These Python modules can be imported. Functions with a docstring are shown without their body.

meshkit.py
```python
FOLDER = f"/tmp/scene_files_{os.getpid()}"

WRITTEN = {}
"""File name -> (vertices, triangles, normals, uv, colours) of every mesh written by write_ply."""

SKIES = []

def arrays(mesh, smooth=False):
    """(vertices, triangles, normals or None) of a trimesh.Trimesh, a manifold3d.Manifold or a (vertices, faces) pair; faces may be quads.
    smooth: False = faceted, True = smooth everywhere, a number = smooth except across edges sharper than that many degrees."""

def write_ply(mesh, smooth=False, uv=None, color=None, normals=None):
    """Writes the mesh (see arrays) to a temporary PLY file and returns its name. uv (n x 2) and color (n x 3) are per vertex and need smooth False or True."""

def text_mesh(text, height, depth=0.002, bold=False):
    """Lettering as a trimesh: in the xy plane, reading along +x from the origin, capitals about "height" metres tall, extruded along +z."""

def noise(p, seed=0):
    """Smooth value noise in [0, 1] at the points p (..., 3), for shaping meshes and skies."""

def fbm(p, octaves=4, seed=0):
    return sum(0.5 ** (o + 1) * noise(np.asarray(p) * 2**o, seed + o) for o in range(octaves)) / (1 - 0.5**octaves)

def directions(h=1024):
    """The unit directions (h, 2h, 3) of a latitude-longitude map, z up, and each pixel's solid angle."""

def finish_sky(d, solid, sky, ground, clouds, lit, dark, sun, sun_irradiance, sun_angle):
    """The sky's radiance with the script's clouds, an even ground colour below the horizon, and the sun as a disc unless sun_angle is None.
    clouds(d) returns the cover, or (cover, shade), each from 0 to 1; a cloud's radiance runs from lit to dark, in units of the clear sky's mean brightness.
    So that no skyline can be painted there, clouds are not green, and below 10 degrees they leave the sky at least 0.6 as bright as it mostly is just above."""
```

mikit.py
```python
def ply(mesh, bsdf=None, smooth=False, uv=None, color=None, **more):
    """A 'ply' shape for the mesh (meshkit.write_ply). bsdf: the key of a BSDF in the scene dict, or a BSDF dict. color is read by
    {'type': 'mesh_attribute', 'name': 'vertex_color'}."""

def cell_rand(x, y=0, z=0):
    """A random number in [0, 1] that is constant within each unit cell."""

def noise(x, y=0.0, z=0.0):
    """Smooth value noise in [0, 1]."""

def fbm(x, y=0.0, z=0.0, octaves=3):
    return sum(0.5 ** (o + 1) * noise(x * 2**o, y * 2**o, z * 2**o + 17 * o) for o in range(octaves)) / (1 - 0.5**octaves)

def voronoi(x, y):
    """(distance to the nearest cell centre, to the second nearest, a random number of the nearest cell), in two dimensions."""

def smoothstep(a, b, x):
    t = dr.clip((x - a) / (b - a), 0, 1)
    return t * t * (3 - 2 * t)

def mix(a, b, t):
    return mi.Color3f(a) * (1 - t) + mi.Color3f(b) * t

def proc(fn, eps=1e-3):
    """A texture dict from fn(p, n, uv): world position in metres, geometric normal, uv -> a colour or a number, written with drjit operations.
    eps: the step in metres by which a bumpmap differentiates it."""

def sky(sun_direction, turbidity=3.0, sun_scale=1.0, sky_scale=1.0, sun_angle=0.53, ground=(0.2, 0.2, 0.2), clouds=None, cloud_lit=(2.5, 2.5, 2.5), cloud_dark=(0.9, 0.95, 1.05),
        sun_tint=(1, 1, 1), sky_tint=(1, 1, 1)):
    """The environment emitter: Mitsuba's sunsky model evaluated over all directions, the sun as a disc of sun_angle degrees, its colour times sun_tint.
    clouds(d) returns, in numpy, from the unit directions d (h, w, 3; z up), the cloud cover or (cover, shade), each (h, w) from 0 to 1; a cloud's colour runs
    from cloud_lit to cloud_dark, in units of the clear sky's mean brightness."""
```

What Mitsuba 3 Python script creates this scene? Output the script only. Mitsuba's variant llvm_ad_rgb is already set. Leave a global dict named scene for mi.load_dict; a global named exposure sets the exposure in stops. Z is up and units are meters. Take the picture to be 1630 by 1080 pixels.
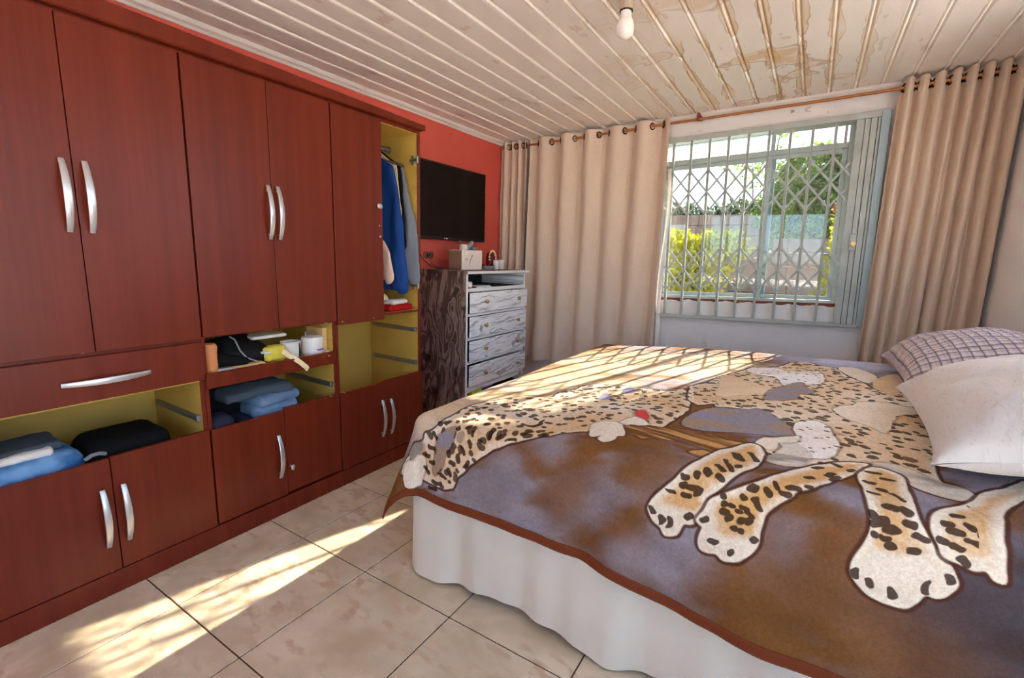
import math, random
import numpy as np, trimesh, shapely
import shapely.geometry as sg
import manifold3d as m3
import drjit as dr
import mitsuba as mi
import mikit, meshkit
from mikit import noise, fbm, voronoi, cell_rand, smoothstep, mix, proc

T = mi.ScalarTransform4f
rng = random.Random(7)
nrng = np.random.RandomState(11)
scene, labels = {}, {}

# ------------------------------------------------------------------ camera, sky, sun, exposure
exposure = 4.45
CAM = np.array([[0.8460599, -0.52033546, -0.11590367], [0.53235559, 0.8360782, 0.13255475], [0.0279316, -0.17385122, 0.98437573]])
EYE = np.array([0, 0, 1.42])
scene['camera'] = {'type': 'perspective', 'fov': 2 * math.degrees(math.atan(815 / 755.0)), 'fov_axis': 'x', 'near_clip': 0.02, 'far_clip': 500.0,
                   'to_world': T().look_at(origin=EYE.tolist(), target=(EYE + CAM[:, 1]).tolist(), up=CAM[:, 2].tolist())}
SUN_AZ, SUN_EL = math.radians(74), math.radians(28)
SUN = np.array([math.cos(SUN_AZ) * math.cos(SUN_EL), math.sin(SUN_AZ) * math.cos(SUN_EL), math.sin(SUN_EL)])


def clouds(d):
    c = meshkit.fbm(d * [3, 3, 7], 4, 3)
    return np.clip((c - .5) * 3.5, 0, .8)


scene['sky'] = mikit.sky(SUN, turbidity=3.0, sun_scale=1.15, sky_scale=1.0, ground=(.38, .34, .29), clouds=clouds, cloud_lit=(2.16, 2.16, 2.14), cloud_dark=(.94, .94, .95), sky_tint=(.98, 1.0, 1.05), sun_tint=(.97, 1.0, 1.07))


# ------------------------------------------------------------------ helpers
def put(key, mesh, mat, smooth=False, label=None, cat=None, group=None, kind=None, **more):
    scene[key] = mikit.ply(mesh, mat, smooth, **more)
    return tag(key, label, cat, group, kind)


def tag(key, label=None, cat=None, group=None, kind=None):
    d = {k: v for k, v in dict(label=label, category=cat, group=group, kind=kind).items() if v}
    if d:
        labels[key] = d
    return key


COUNT = {}


def num(name):
    n = COUNT.get(name, 0)
    COUNT[name] = n + 1
    return name if n == 0 else f'{name}_{n:03d}'


def num2(holder, name):
    n = COUNT.get((holder, name), 0)
    COUNT[(holder, name)] = n + 1
    return name if n == 0 else f'{name}_{n:03d}'


def tm(v, f):
    return trimesh.Trimesh(np.asarray(v, float), np.asarray(f), process=False)


def cat_(*ms):
    return trimesh.util.concatenate(list(ms))


def bx(x0, x1, y0, y1, z0, z1, b=0.0):
    """box, its edges chamfered by b"""
    if b <= 0:
        m = trimesh.creation.box(extents=(x1 - x0, y1 - y0, z1 - z0))
        m.apply_translation(((x0 + x1) / 2, (y0 + y1) / 2, (z0 + z1) / 2))
        return m
    p = []
    for sx in (0, 1):
        for sy in (0, 1):
            for sz in (0, 1):
                c = np.array([x1 if sx else x0, y1 if sy else y0, z1 if sz else z0])
                i = np.array([-b if sx else b, -b if sy else b, -b if sz else b])
                for k in range(3):
                    q = c + i
                    q[k] = c[k]
                    p.append(q)
    return trimesh.convex.convex_hull(np.array(p))


def man(mesh):
    return m3.Manifold(m3.Mesh(np.asarray(mesh.vertices, np.float32), np.asarray(mesh.faces, np.uint32)))


def unman(m):
    k = m.to_mesh()
    return tm(k.vert_properties[:, :3], k.tri_verts)


def lathe(profile, n=32, center=(0, 0, 0)):
    m = trimesh.creation.revolve(np.asarray(profile, float), sections=n)
    m.apply_translation(center)
    return m


def cyl(p0, p1, r, n=16):
    p0, p1 = np.asarray(p0, float), np.asarray(p1, float)
    return trimesh.creation.cylinder(radius=r, segment=[p0, p1], sections=n)


def frames(P):
    t = np.gradient(P, axis=0)
    t /= np.linalg.norm(t, axis=1, keepdims=True) + 1e-12
    return t


def tube(P, r, n=8, up=None):
    """round tube along a polyline, closed ends"""
    P = np.asarray(P, float)
    r = np.broadcast_to(np.asarray(r, float), (len(P),))
    t = frames(P)
    a = np.cross(t, [0, 0, 1.0]) if up is None else np.cross(t, up)
    bad = np.linalg.norm(a, axis=1) < 1e-3
    a[bad] = np.cross(t[bad], [1.0, 0, 0])
    for i in range(1, len(a)):
        if a[i] @ a[i - 1] < 0:
            a[i] *= -1
    a /= np.linalg.norm(a, axis=1, keepdims=True)
    b = np.cross(t, a)
    g = np.arange(n) * 2 * np.pi / n
    V = P[:, None] + r[:, None, None] * (np.cos(g)[None, :, None] * a[:, None] + np.sin(g)[None, :, None] * b[:, None])
    V = np.vstack([V.reshape(-1, 3), P[:1], P[-1:]])
    F = []
    m = len(P)
    for i in range(m - 1):
        for j in range(n):
            k = (j + 1) % n
            F += [[i * n + j, (i + 1) * n + k, i * n + k], [i * n + j, (i + 1) * n + j, (i + 1) * n + k]]
    for j in range(n):
        k = (j + 1) % n
        F += [[m * n, j, k], [m * n + 1, (m - 1) * n + k, (m - 1) * n + j]]
    mm = tm(V, F)
    mm.fix_normals()
    return mm


def grid(fn, us, vs):
    """sheet from fn(U, V) -> (.., 3); returns mesh and the uv of each vertex"""
    U, V = np.meshgrid(us, vs, indexing='ij')
    P = fn(U, V)
    n, m = U.shape
    i, j = np.meshgrid(np.arange(n - 1), np.arange(m - 1), indexing='ij')
    q = np.stack([i * m + j, (i + 1) * m + j, (i + 1) * m + j + 1, i * m + j + 1], -1).reshape(-1, 4)
    f = np.vstack([q[:, [0, 1, 2]], q[:, [0, 2, 3]]])
    return tm(P.reshape(-1, 3), f), np.stack([U.ravel(), V.ravel()], 1)


def softbox(cx, cy, cz, sx, sy, sz, r=0.03, amp=0.006, freq=14, seed=0, step=0.014, rot=0.0, sag=0.0):
    """rounded soft body (folded cloth, a cushion), displaced by noise"""
    r = min(r, .49 * min(sx, sy, sz))
    pts = np.array([[a * (sx / 2 - r), b * (sy / 2 - r), c * (sz / 2 - r)] for a in (-1, 1) for b in (-1, 1) for c in (-1, 1)])
    sph = trimesh.creation.icosphere(2, r).vertices
    h = trimesh.convex.convex_hull((pts[:, None] + sph[None]).reshape(-1, 3))
    m = unman(man(h).refine_to_length(step))
    v = m.vertices
    n = meshkit.fbm(v * freq, 3, seed) - .5
    nn = np.array(m.vertex_normals)
    v = v + nn * (n * 2 * amp)[:, None]
    if sag:
        v[:, 2] -= sag * ((v[:, 0] / sx) ** 2 + (v[:, 1] / sy) ** 2) * 4
    c, s = math.cos(rot), math.sin(rot)
    v = v @ np.array([[c, s, 0], [-s, c, 0], [0, 0, 1]])
    return tm(v + [cx, cy, cz], m.faces)


def chain(bones, step=0.02, taubin=6, amp=0, freq=10, seed=0, flat=None):
    """union of hulls of spheres: bones = [((p, r), (p, r), ...)]; flat scales the spheres per axis"""
    parts = []
    s = trimesh.creation.icosphere(2, 1.0).vertices
    f = np.array(flat if flat is not None else (1, 1, 1.0))
    for bone in bones:
        pts = np.vstack([np.asarray(p) + s * r * f for p, r in bone])
        parts.append(man(trimesh.convex.convex_hull(pts)))
    u = m3.Manifold.batch_boolean(parts, m3.OpType.Add)
    m = unman(u.refine_to_length(step))
    m.merge_vertices()
    trimesh.smoothing.filter_taubin(m, iterations=taubin)
    if amp:
        n = meshkit.fbm(m.vertices * freq, 3, seed) - .5
        m.vertices = m.vertices + np.array(m.vertex_normals) * (2 * amp * n)[:, None]
    return m


def extr(poly, depth):
    return trimesh.creation.extrude_polygon(sg.Polygon(poly) if not isinstance(poly, sg.Polygon) else poly, depth, engine='earcut')


def yz(mesh, x):
    """a mesh made in (a, b, depth) laid into the plane y = a, z = b, its depth along +x from x"""
    m = mesh.copy()
    v = m.vertices
    m.vertices = np.stack([x + v[:, 2], v[:, 0], v[:, 1]], 1)
    return m


def xz(mesh, y):
    """(a, b, depth) -> x = a, z = b, depth along -y from y"""
    m = mesh.copy()
    v = m.vertices
    m.vertices = np.stack([v[:, 0], y - v[:, 2], v[:, 1]], 1)
    return m


def tilt(m):
    """the window wall leans a little: what is fixed to it leans with it"""
    m = m.copy()
    v = m.vertices
    m.vertices = np.stack([v[:, 0] - .022 * (v[:, 2] - 1.7), v[:, 1], v[:, 2] + .032 * (v[:, 0] + .42)], 1)
    return m


def srgb(r, g, b):
    c = np.array([r, g, b]) / 255.0
    return tuple(float(x) for x in np.where(c < .04045, c / 12.92, ((c + .055) / 1.055) ** 2.4))


def mat(name, color, rough=.5, metallic=0.0, spec=.5, two=True, **more):
    c = color if isinstance(color, dict) else {'type': 'rgb', 'value': list(color)}
    b = {'type': 'principled', 'base_color': c, 'roughness': rough, 'specular': spec, **more}
    if metallic:
        b['metallic'] = metallic
    scene[name] = {'type': 'twosided', 'b': b} if two else b
    return name


def bumped(name, color, height, scale=1.0, rough=.6, spec=.4, **more):
    c = color if isinstance(color, dict) else {'type': 'rgb', 'value': list(color)}
    scene[name] = {'type': 'twosided', 'b': {'type': 'bumpmap', 'arbitrary': height, 'scale': scale, 'b': {'type': 'principled', 'base_color': c, 'roughness': rough, 'specular': spec, **more}}}
    return name


# ------------------------------------------------------------------ materials
def f_mahogany(p, n, uv):
    g = fbm(p.x * 26 + p.y * 26, p.z * 1.1, 3.0, 3)
    w = noise((p.x + p.y) * 5 + 3, p.z * .5, 1.7)
    fine = noise((p.x + p.y) * 210, p.z * 7, 5)
    c = mix(srgb(90, 27, 14), srgb(118, 43, 22), g * .65 + w * .35)
    d = dr.minimum(dr.minimum(dr.abs(p.z - 1.0125), dr.abs(p.z - .827)), dr.minimum(dr.abs(p.z - .588), dr.abs(p.z - .104)))
    chip = smoothstep(.005, .002, d) * smoothstep(.70, .76, noise(p.y * 24, p.x * 3, 1.) * .7 + noise(p.y * 90, 2., 2.) * .3)
    return mix(c * (.93 + .12 * fine), srgb(206, 176, 150), chip * .8)


def f_yellow(p, n, uv):
    return mix(srgb(188, 152, 68), srgb(200, 166, 82), fbm(p.x * 6, p.y * 6, p.z * 6, 2))


def f_redwall(p, n, uv):
    a = fbm(p.x * 3, p.y * 3, p.z * 3, 3)
    return mix(srgb(200, 84, 72), srgb(212, 98, 84), a)


def f_white(p, n, uv):
    a = fbm(p.x * 2.2, p.y * 2.2 + p.z * .3, p.z * 2.2, 4)
    c = mix(srgb(216, 212, 210), srgb(232, 229, 228), a)
    chip = smoothstep(.70, .74, fbm(p.x * 11, p.y * 11, p.z * 15 + 4, 3)) * smoothstep(2.42, 2.52, p.z)
    return mix(c, srgb(150, 120, 92), chip * .8)


def f_plank(p, n, uv):
    # painted tongue-and-groove; brown water marks that follow the joints near the window side
    u = (p.x + 1.569) / .1525
    j = dr.abs(u - dr.round(u))                     # 0 at a joint
    s = fbm(p.x * 8, p.y * 5, 2.0, 4)
    s2 = fbm(p.x * 3 + 9, p.y * 2.2, 7.0, 3)
    base = mix(srgb(214, 206, 195), srgb(229, 222, 212), fbm(p.x * 3, p.y * 1.4, 0.5, 3))
    fr_ = u - dr.floor(u)
    base = mix(base, srgb(250, 244, 234), smoothstep(.07, .03, dr.abs(fr_ - .935)))
    # where the roof leaked: an area around x -1.1..0.1, y 2.2..4.3
    area = smoothstep(1.35, .35, dr.sqrt(dr.square((p.x + .5) / .75) + dr.square((p.y - 3.55) / 1.35)))
    edge = j + (s - .5) * .50 + (s2 - .5) * .35
    band = smoothstep(.20, .12, edge)
    rim = smoothstep(.032, .0, dr.abs(edge - .16))
    wet = area * smoothstep(.30, .62, s2 + .12)
    c = mix(base, srgb(206, 178, 138), band * wet * .75)
    c = mix(c, srgb(150, 104, 58), rim * wet * .62)
    blot = smoothstep(.60, .72, fbm(p.x * 3.3 + 4, p.y * 3.3, 1.0, 4))
    ring = smoothstep(.03, .0, dr.abs(fbm(p.x * 3.3 + 4, p.y * 3.3, 1.0, 4) - .60))
    c = mix(c, srgb(200, 166, 120), blot * area * .7)
    c = mix(c, srgb(158, 112, 64), ring * area * .55)
    spot = smoothstep(.76, .80, fbm(p.x * 17, p.y * 7, 3.0, 3))
    return mix(c, srgb(176, 138, 98), spot * .3)


def f_tile(p, n, uv):
    a = fbm(p.x * 5 + 3 * fbm(p.x * 3, p.y * 3, 1., 2), p.y * 7, 0.3, 4)
    v = fbm(p.x * 16 + p.y * 5, p.y * 30, 2.0, 3)
    c = mix(srgb(198, 179, 150), srgb(223, 208, 184), smoothstep(.25, .75, a))
    c = mix(c, srgb(182, 146, 114), smoothstep(.48, .80, v) * smoothstep(.35, .65, a) * .6)
    return c * (.97 + .06 * cell_rand(dr.floor((p.x + 5) / .48), dr.floor((p.y + 5) / .54), 4))


def f_curtain(p, n, uv):
    w = noise(p.x * 380, p.z * 60, 1) * .5 + noise(p.x * 60, p.z * 380, 2) * .5
    return mix(srgb(204, 182, 163), srgb(220, 200, 183), w * .6 + .4 * fbm(p.x * 3, p.y * 3, p.z * 2, 2))


def f_paint_wood(p, n, uv):
    # brush-combed white wash over dark timber: drawer fronts
    q = p.y * 9
    w = .45 * fbm(q * .7, p.z * 9, 1., 3)
    k = noise(p.y * 5 + w * 1.5, p.z * 110 - p.y * 9 + w * 16, 3.) * .6 + noise(p.y * 12, p.z * 260 - p.y * 20 + w * 30, 5.) * .4
    kn = smoothstep(.70, .78, fbm(p.y * 12, p.z * 17, 8., 2))
    c = mix(srgb(164, 166, 174), srgb(232, 233, 236), smoothstep(.20, .50, k))
    return mix(c, srgb(112, 110, 114), kn * .6)


def f_dark_wash(p, n, uv):
    # dark brown combed paint on the dresser's side: long curling strokes
    w = fbm(p.x * 9, p.z * 3, 2., 3)
    a = p.x * 52 + 13 * w + 3 * dr.sin(p.z * 5 + 6 * w)
    k = noise(a, p.z * 6 + 6 * w, 4.)
    k2 = noise(a * 3.1, p.z * 14, 9.)
    c = mix(srgb(84, 64, 58), srgb(152, 128, 118), smoothstep(.30, .74, k * .6 + k2 * .4))
    return mix(c, srgb(44, 32, 28), smoothstep(.62, .76, fbm(p.x * 9 + 4, p.z * 7, 1., 3)) * .85)


def f_block(p, n, uv):
    a = fbm(p.x * 4, p.y * 4, p.z * 4, 4)
    r = cell_rand(dr.floor(p.x / .41), dr.floor(p.z / .21), 2)
    return mix(srgb(140, 108, 92), srgb(174, 146, 128), a * .7 + r * .3)


def f_block2(p, n, uv):
    a = fbm(p.x * 4, p.y * 4, p.z * 4, 4)
    r = cell_rand(dr.floor(p.x / .41), dr.floor(p.z / .21), 2)
    return mix(srgb(122, 104, 98), srgb(154, 138, 130), a * .7 + r * .3)


def f_denim(p, n, uv):
    w = noise(p.y * 300, p.z * 300, p.x * 300)
    return mix(srgb(58, 84, 118), srgb(124, 150, 180), fbm(p.x * 9, p.y * 9, p.z * 16, 3) * .8 + w * .25)


def f_bluecloth(p, n, uv):
    return mix(srgb(48, 96, 150), srgb(120, 164, 208), smoothstep(.3, .7, fbm(p.x * 14, p.y * 14, p.z * 14, 3)))


mat('m_mahogany', proc(f_mahogany), .34, spec=.28)
mat('m_yellow', proc(f_yellow), .55, spec=.3)
mat('m_redwall', proc(f_redwall), .55, spec=.3)
bumped('m_white', proc(f_white), proc(lambda p, n, uv: fbm(p.x * 9, p.y * 9, p.z * 9, 3), eps=.004), .010, .8, .2)
mat('m_plank', proc(f_plank), .5, spec=.35)
mat('m_ceiling_void', srgb(70, 58, 48), .9)
mat('m_tile', proc(f_tile), .28, spec=.45)
mat('m_grout', srgb(96, 70, 54), .9, spec=.1)
mat('m_moulding', srgb(214, 208, 202), .5)
mat('m_curtain', proc(f_curtain), .85, spec=.1, sheen=.3)
mat('m_lining', srgb(232, 228, 226), .85, spec=.1)
mat('m_eyelet', srgb(66, 44, 30), .3, metallic=.9)
mat('m_rod', srgb(168, 108, 62), .4, metallic=.3)
mat('m_rust', srgb(120, 60, 36), .8)
mat('m_post', srgb(120, 96, 84), .8)
mat('m_grille', proc(lambda p, n, uv: mix(srgb(150, 156, 152), srgb(178, 184, 180), fbm(p.x * 12, p.y * 12, p.z * 9, 3))), .42, spec=.5)
mat('m_window', srgb(166, 176, 174), .4)
mat('m_bluegrey', srgb(150, 170, 178), .5)
mat('m_brass', srgb(190, 160, 110), .3, metallic=.9)
mat('m_silver', srgb(206, 204, 206), .3, metallic=.75)
mat('m_steel', srgb(150, 148, 142), .38, metallic=.8)
mat('m_black_gloss', srgb(6, 6, 8), .2, spec=.25)
mat('m_black_plastic', srgb(14, 14, 15), .35)
mat('m_paint_wood', proc(f_paint_wood), .55)
mat('m_dark_wash', proc(f_dark_wash), .5)
mat('m_white_edge', srgb(216, 216, 218), .5)
mat('m_dark_inside', srgb(38, 34, 34), .7)
mat('m_black_cloth', srgb(15, 15, 18), .8, spec=.15)
mat('m_black_leather', srgb(13, 13, 15), .6, spec=.2)
mat('m_grey_cloth', srgb(118, 122, 130), .8, spec=.15)
mat('m_blue_jacket', srgb(24, 62, 128), .7, spec=.2)
mat('m_pink_cloth', srgb(226, 196, 178), .85, spec=.15)
mat('m_red_cloth', srgb(170, 24, 28), .8, spec=.15)
mat('m_white_cloth', srgb(226, 220, 212), .85, spec=.15)
mat('m_denim', proc(f_denim), .85, spec=.15)
mat('m_dark_denim', srgb(36, 50, 72), .85, spec=.15)
mat('m_slate_cloth', srgb(70, 80, 90), .85, spec=.15)
mat('m_bluecloth', proc(f_bluecloth), .85, spec=.15)
mat('m_terracotta', srgb(206, 132, 84), .6)
mat('m_ceramic', srgb(222, 218, 214), .3)
mat('m_offwhite', srgb(214, 208, 200), .5)
mat('m_purple', srgb(120, 96, 170), .5)
mat('m_yellow_bag', srgb(216, 196, 70), .7)
mat('m_cream', srgb(228, 206, 160), .6)
mat('m_pine', srgb(214, 176, 118), .6)
mat('m_box_white', srgb(236, 222, 212), .6)
mat('m_box_side', srgb(150, 112, 92), .7)
mat('m_gold_print', srgb(178, 134, 80), .5)
mat('m_grey_plastic', srgb(140, 142, 150), .5)
mat('m_dark_red', srgb(104, 14, 22), .6)
mat('m_lime', srgb(206, 222, 40), .6)
mat('m_navy', srgb(40, 62, 130), .7)
mat('m_midnight', srgb(18, 24, 48), .8)
mat('m_brown', srgb(110, 62, 40), .6)
mat('m_socket_lamp', srgb(172, 150, 130), .5)
mat('m_bulb', srgb(232, 226, 218), .25)
mat('m_wood_socket', srgb(110, 74, 50), .5)
mat('m_skirt', proc(lambda p, n, uv: mix(srgb(208, 202, 187), srgb(221, 215, 201), fbm(p.x * 5, p.y * 5, p.z * 5, 3))), .9, spec=.1)
mat('m_mattress', srgb(150, 140, 130), .9)
mat('m_trim', srgb(112, 52, 26), .75, spec=.2, sheen=.5)
mat('m_block', proc(f_block), .9, spec=.1)
mat('m_block2', proc(f_block2), .9, spec=.1)
mat('m_mortar', srgb(150, 136, 126), .95)
mat('m_concrete', srgb(190, 180, 170), .9)
mat('m_terrace', srgb(218, 218, 220), .9)
mat('m_soil', proc(lambda p, n, uv: mix(srgb(120, 104, 70), srgb(150, 150, 84), fbm(p.x * 2, p.y * 2, 0, 3))), .95)
mat('m_bark', srgb(96, 78, 60), .9)
scene['m_pane'] = {'type': 'thindielectric', 'int_ior': 1.5, 'specular_transmittance': {'type': 'rgb', 'value': [.52, .60, .68]}}


scene['m_ribbed'] = {'type': 'principledthin', 'base_color': {'type': 'rgb', 'value': [.62, .72, .82]}, 'roughness': .3, 'diff_trans': 1.2, 'spec_trans': .35}


def leafmat(name, c, t):
    scene[name] = {'type': 'principledthin', 'base_color': {'type': 'rgb', 'value': list(c)}, 'roughness': .55, 'diff_trans': t, 'spec_trans': 0.0}


leafmat('m_leaf_lime', srgb(190, 188, 56), 1.1)
leafmat('m_leaf_green', srgb(132, 152, 70), 1.1)
leafmat('m_leaf_dark', srgb(86, 106, 66), .9)

# ------------------------------------------------------------------ setting: floor
XW = -2.274                     # front of the wardrobe doors
XL, YF, XR, YN = -2.80, 4.29, 0.97, -1.5


def zc(x):                      # the ceiling rises a little to the right
    return 2.535 + .033 * (x + 2.8)


put('floor', bx(XL - .1, XR + .1, YN - .1, YF + .12, -.12, -.004), 'm_grout', kind='structure', label='beige ceramic tiled floor with brown grout joints')
tx = [XL + .012, -2.50, -2.003, -1.55, -1.062, -.54, -.03, .46, XR]
ty = [YN, -.88, -.345, .19, .736, 1.294, 1.817, 2.36, 2.90, 3.44, 3.98, YF]
g = .003
for i in range(len(tx) - 1):
    for j in range(len(ty) - 1):
        put('floor__' + num('tile'), bx(tx[i] + g, tx[i + 1] - g, ty[j] + g, ty[j + 1] - g, -.012, 0.0, .0015), 'm_tile')

# walls
put('wall_left', bx(XL - .15, XL, YN - .15, YF + .15, -.1, 2.75), 'm_redwall', kind='structure', label='painted red wall behind the wardrobe and television')
put('wall_right', cat_(bx(XR, XR + .15, 3.25, YF + .15, -.1, 2.75), bx(XR, XR + .15, 1.35, 1.70, -.1, 2.75), bx(XR, XR + .15, 1.70, 3.25, -.1, 1.30), bx(XR, XR + .15, 1.70, 3.25, 2.45, 2.75), bx(XR + .15, XR + .95, 3.32, 3.46, -.1, 2.75), bx(XR, XR + .15, YN - .15, -1.25, -.1, 2.75), bx(XR, XR + .15, -1.25, 1.35, -.1, .35), bx(XR, XR + .15, -1.25, 1.35, 2.45, 2.75)), 'm_white', kind='structure', label='white wall at the head of the bed')
# the wall behind the camera has a wide open window
put('wall_near', cat_(bx(XL, -1.9, YN - .15, YN, -.1, 2.75), bx(.1, XR, YN - .15, YN, -.1, 2.75), bx(-1.9, .1, YN - .15, YN, 2.3, 2.75), bx(-1.9, .1, YN - .15, YN, -.1, 1.0)), 'm_white', kind='structure', label='white wall with a wide window')
# window wall with the window's hole
WX0, WX1, WZ0, WZ1 = -1.20, .155, 1.105, 2.425
put('wall_far', tilt(cat_(bx(XL, WX0, YF, YF + .15, -.2, 2.8), bx(WX1, XR + .05, YF, YF + .15, -.2, 2.8), bx(WX0, WX1, YF, YF + .15, -.2, WZ0), bx(WX0, WX1, YF, YF + .15, WZ1, 2.8))), 'm_white',
    kind='structure', label='white plastered wall around the window')

# ceiling: painted tongue-and-groove planks along y
put('ceiling', tm([[x, y, zc(x) + d] for x in (XL, XR) for y in (YN, YF) for d in (.02, .12)],
                  [[0, 2, 6], [0, 6, 4], [1, 5, 7], [1, 7, 3], [0, 1, 3], [0, 3, 2], [4, 6, 7], [4, 7, 5], [0, 4, 5], [0, 5, 1], [2, 3, 7], [2, 7, 6]]), 'm_ceiling_void', kind='structure', label='white painted plank ceiling with brown water stains')
PITCH, X0P = .1525, -1.569
k0, k1 = math.floor((XL - X0P) / PITCH), math.ceil((XR - X0P) / PITCH)
for k in range(k0, k1):
    a, b = max(X0P + k * PITCH, XL), min(X0P + (k + 1) * PITCH, XR)
    if b - a < .02:
        continue
    # profile in x, z: V edges and a bead next to the tongue
    w = b - a
    pr = [(0, .012), (.004, .010), (.010, 0), (w - .026, 0), (w - .0225, .006), (w - .019, .0045), (w - .012, -.0025), (w - .006, -.001), (w - .003, .006), (w, .012), (w, .02), (0, .02)]
    m = extr(pr, 1.0)
    v = m.vertices
    m.vertices = np.stack([a + v[:, 0], YN + v[:, 2] * (YF - YN), zc(a + v[:, 0]) + v[:, 1] + nrng.uniform(-.0012, .0012)], 1)
    m.fix_normals()
    put('ceiling__' + num('plank'), m, 'm_plank')

# mouldings
pr = [(0, 0), (.012, 0), (.02, .012), (.034, .020), (.042, .034), (.042, .045), (0, .045)]
m = extr(pr, 1.0)
v = m.vertices
m.vertices = np.stack([XL + v[:, 0], YN + v[:, 2] * (YF - YN), 2.496 + v[:, 1]], 1)
m.fix_normals()
put('trim_1', m, 'm_moulding', kind='structure', label='white cornice moulding between the red wall and the ceiling')
m = extr([(0, 0), (.02, .002), (.03, .012), (.03, .034), (0, .034)], 1.0)
v = m.vertices
xs = XL + v[:, 2] * (XR - XL)
m = tm(np.stack([xs, YF - v[:, 0], zc(xs) - .032 + v[:, 1]], 1), m.faces)
m.fix_normals()
put('trim_2', m, 'm_moulding', kind='structure', label='thin white moulding above the window')

# ------------------------------------------------------------------ window
YW = 4.33
fr = []


def tb(x0, x1, y0, y1, z0, z1, b=.003):
    return tilt(bx(x0, x1, y0, y1, z0, z1, b))


tag('window_1', 'sliding metal window with a row of small top panes', kind='structure')
put('window_1__frame', cat_(tb(WX0, WX0 + .03, YW, YW + .08, WZ0, WZ1), tb(WX1 - .03, WX1, YW, YW + .08, WZ0, WZ1), tb(WX0, WX1, YW, YW + .08, WZ0, WZ0 + .025), tb(WX0, WX1, YW, YW + .08, WZ1 - .02, WZ1)), 'm_window', label='grey metal window frame')
put('window_1__transom', tb(WX0 + .03, WX1 - .03, YW + .005, YW + .075, 2.235, 2.275), 'm_window')
put('window_1__mullion', tb(-.372, -.345, YW + .01, YW + .07, 2.275, WZ1 - .02), 'm_window')


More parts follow.
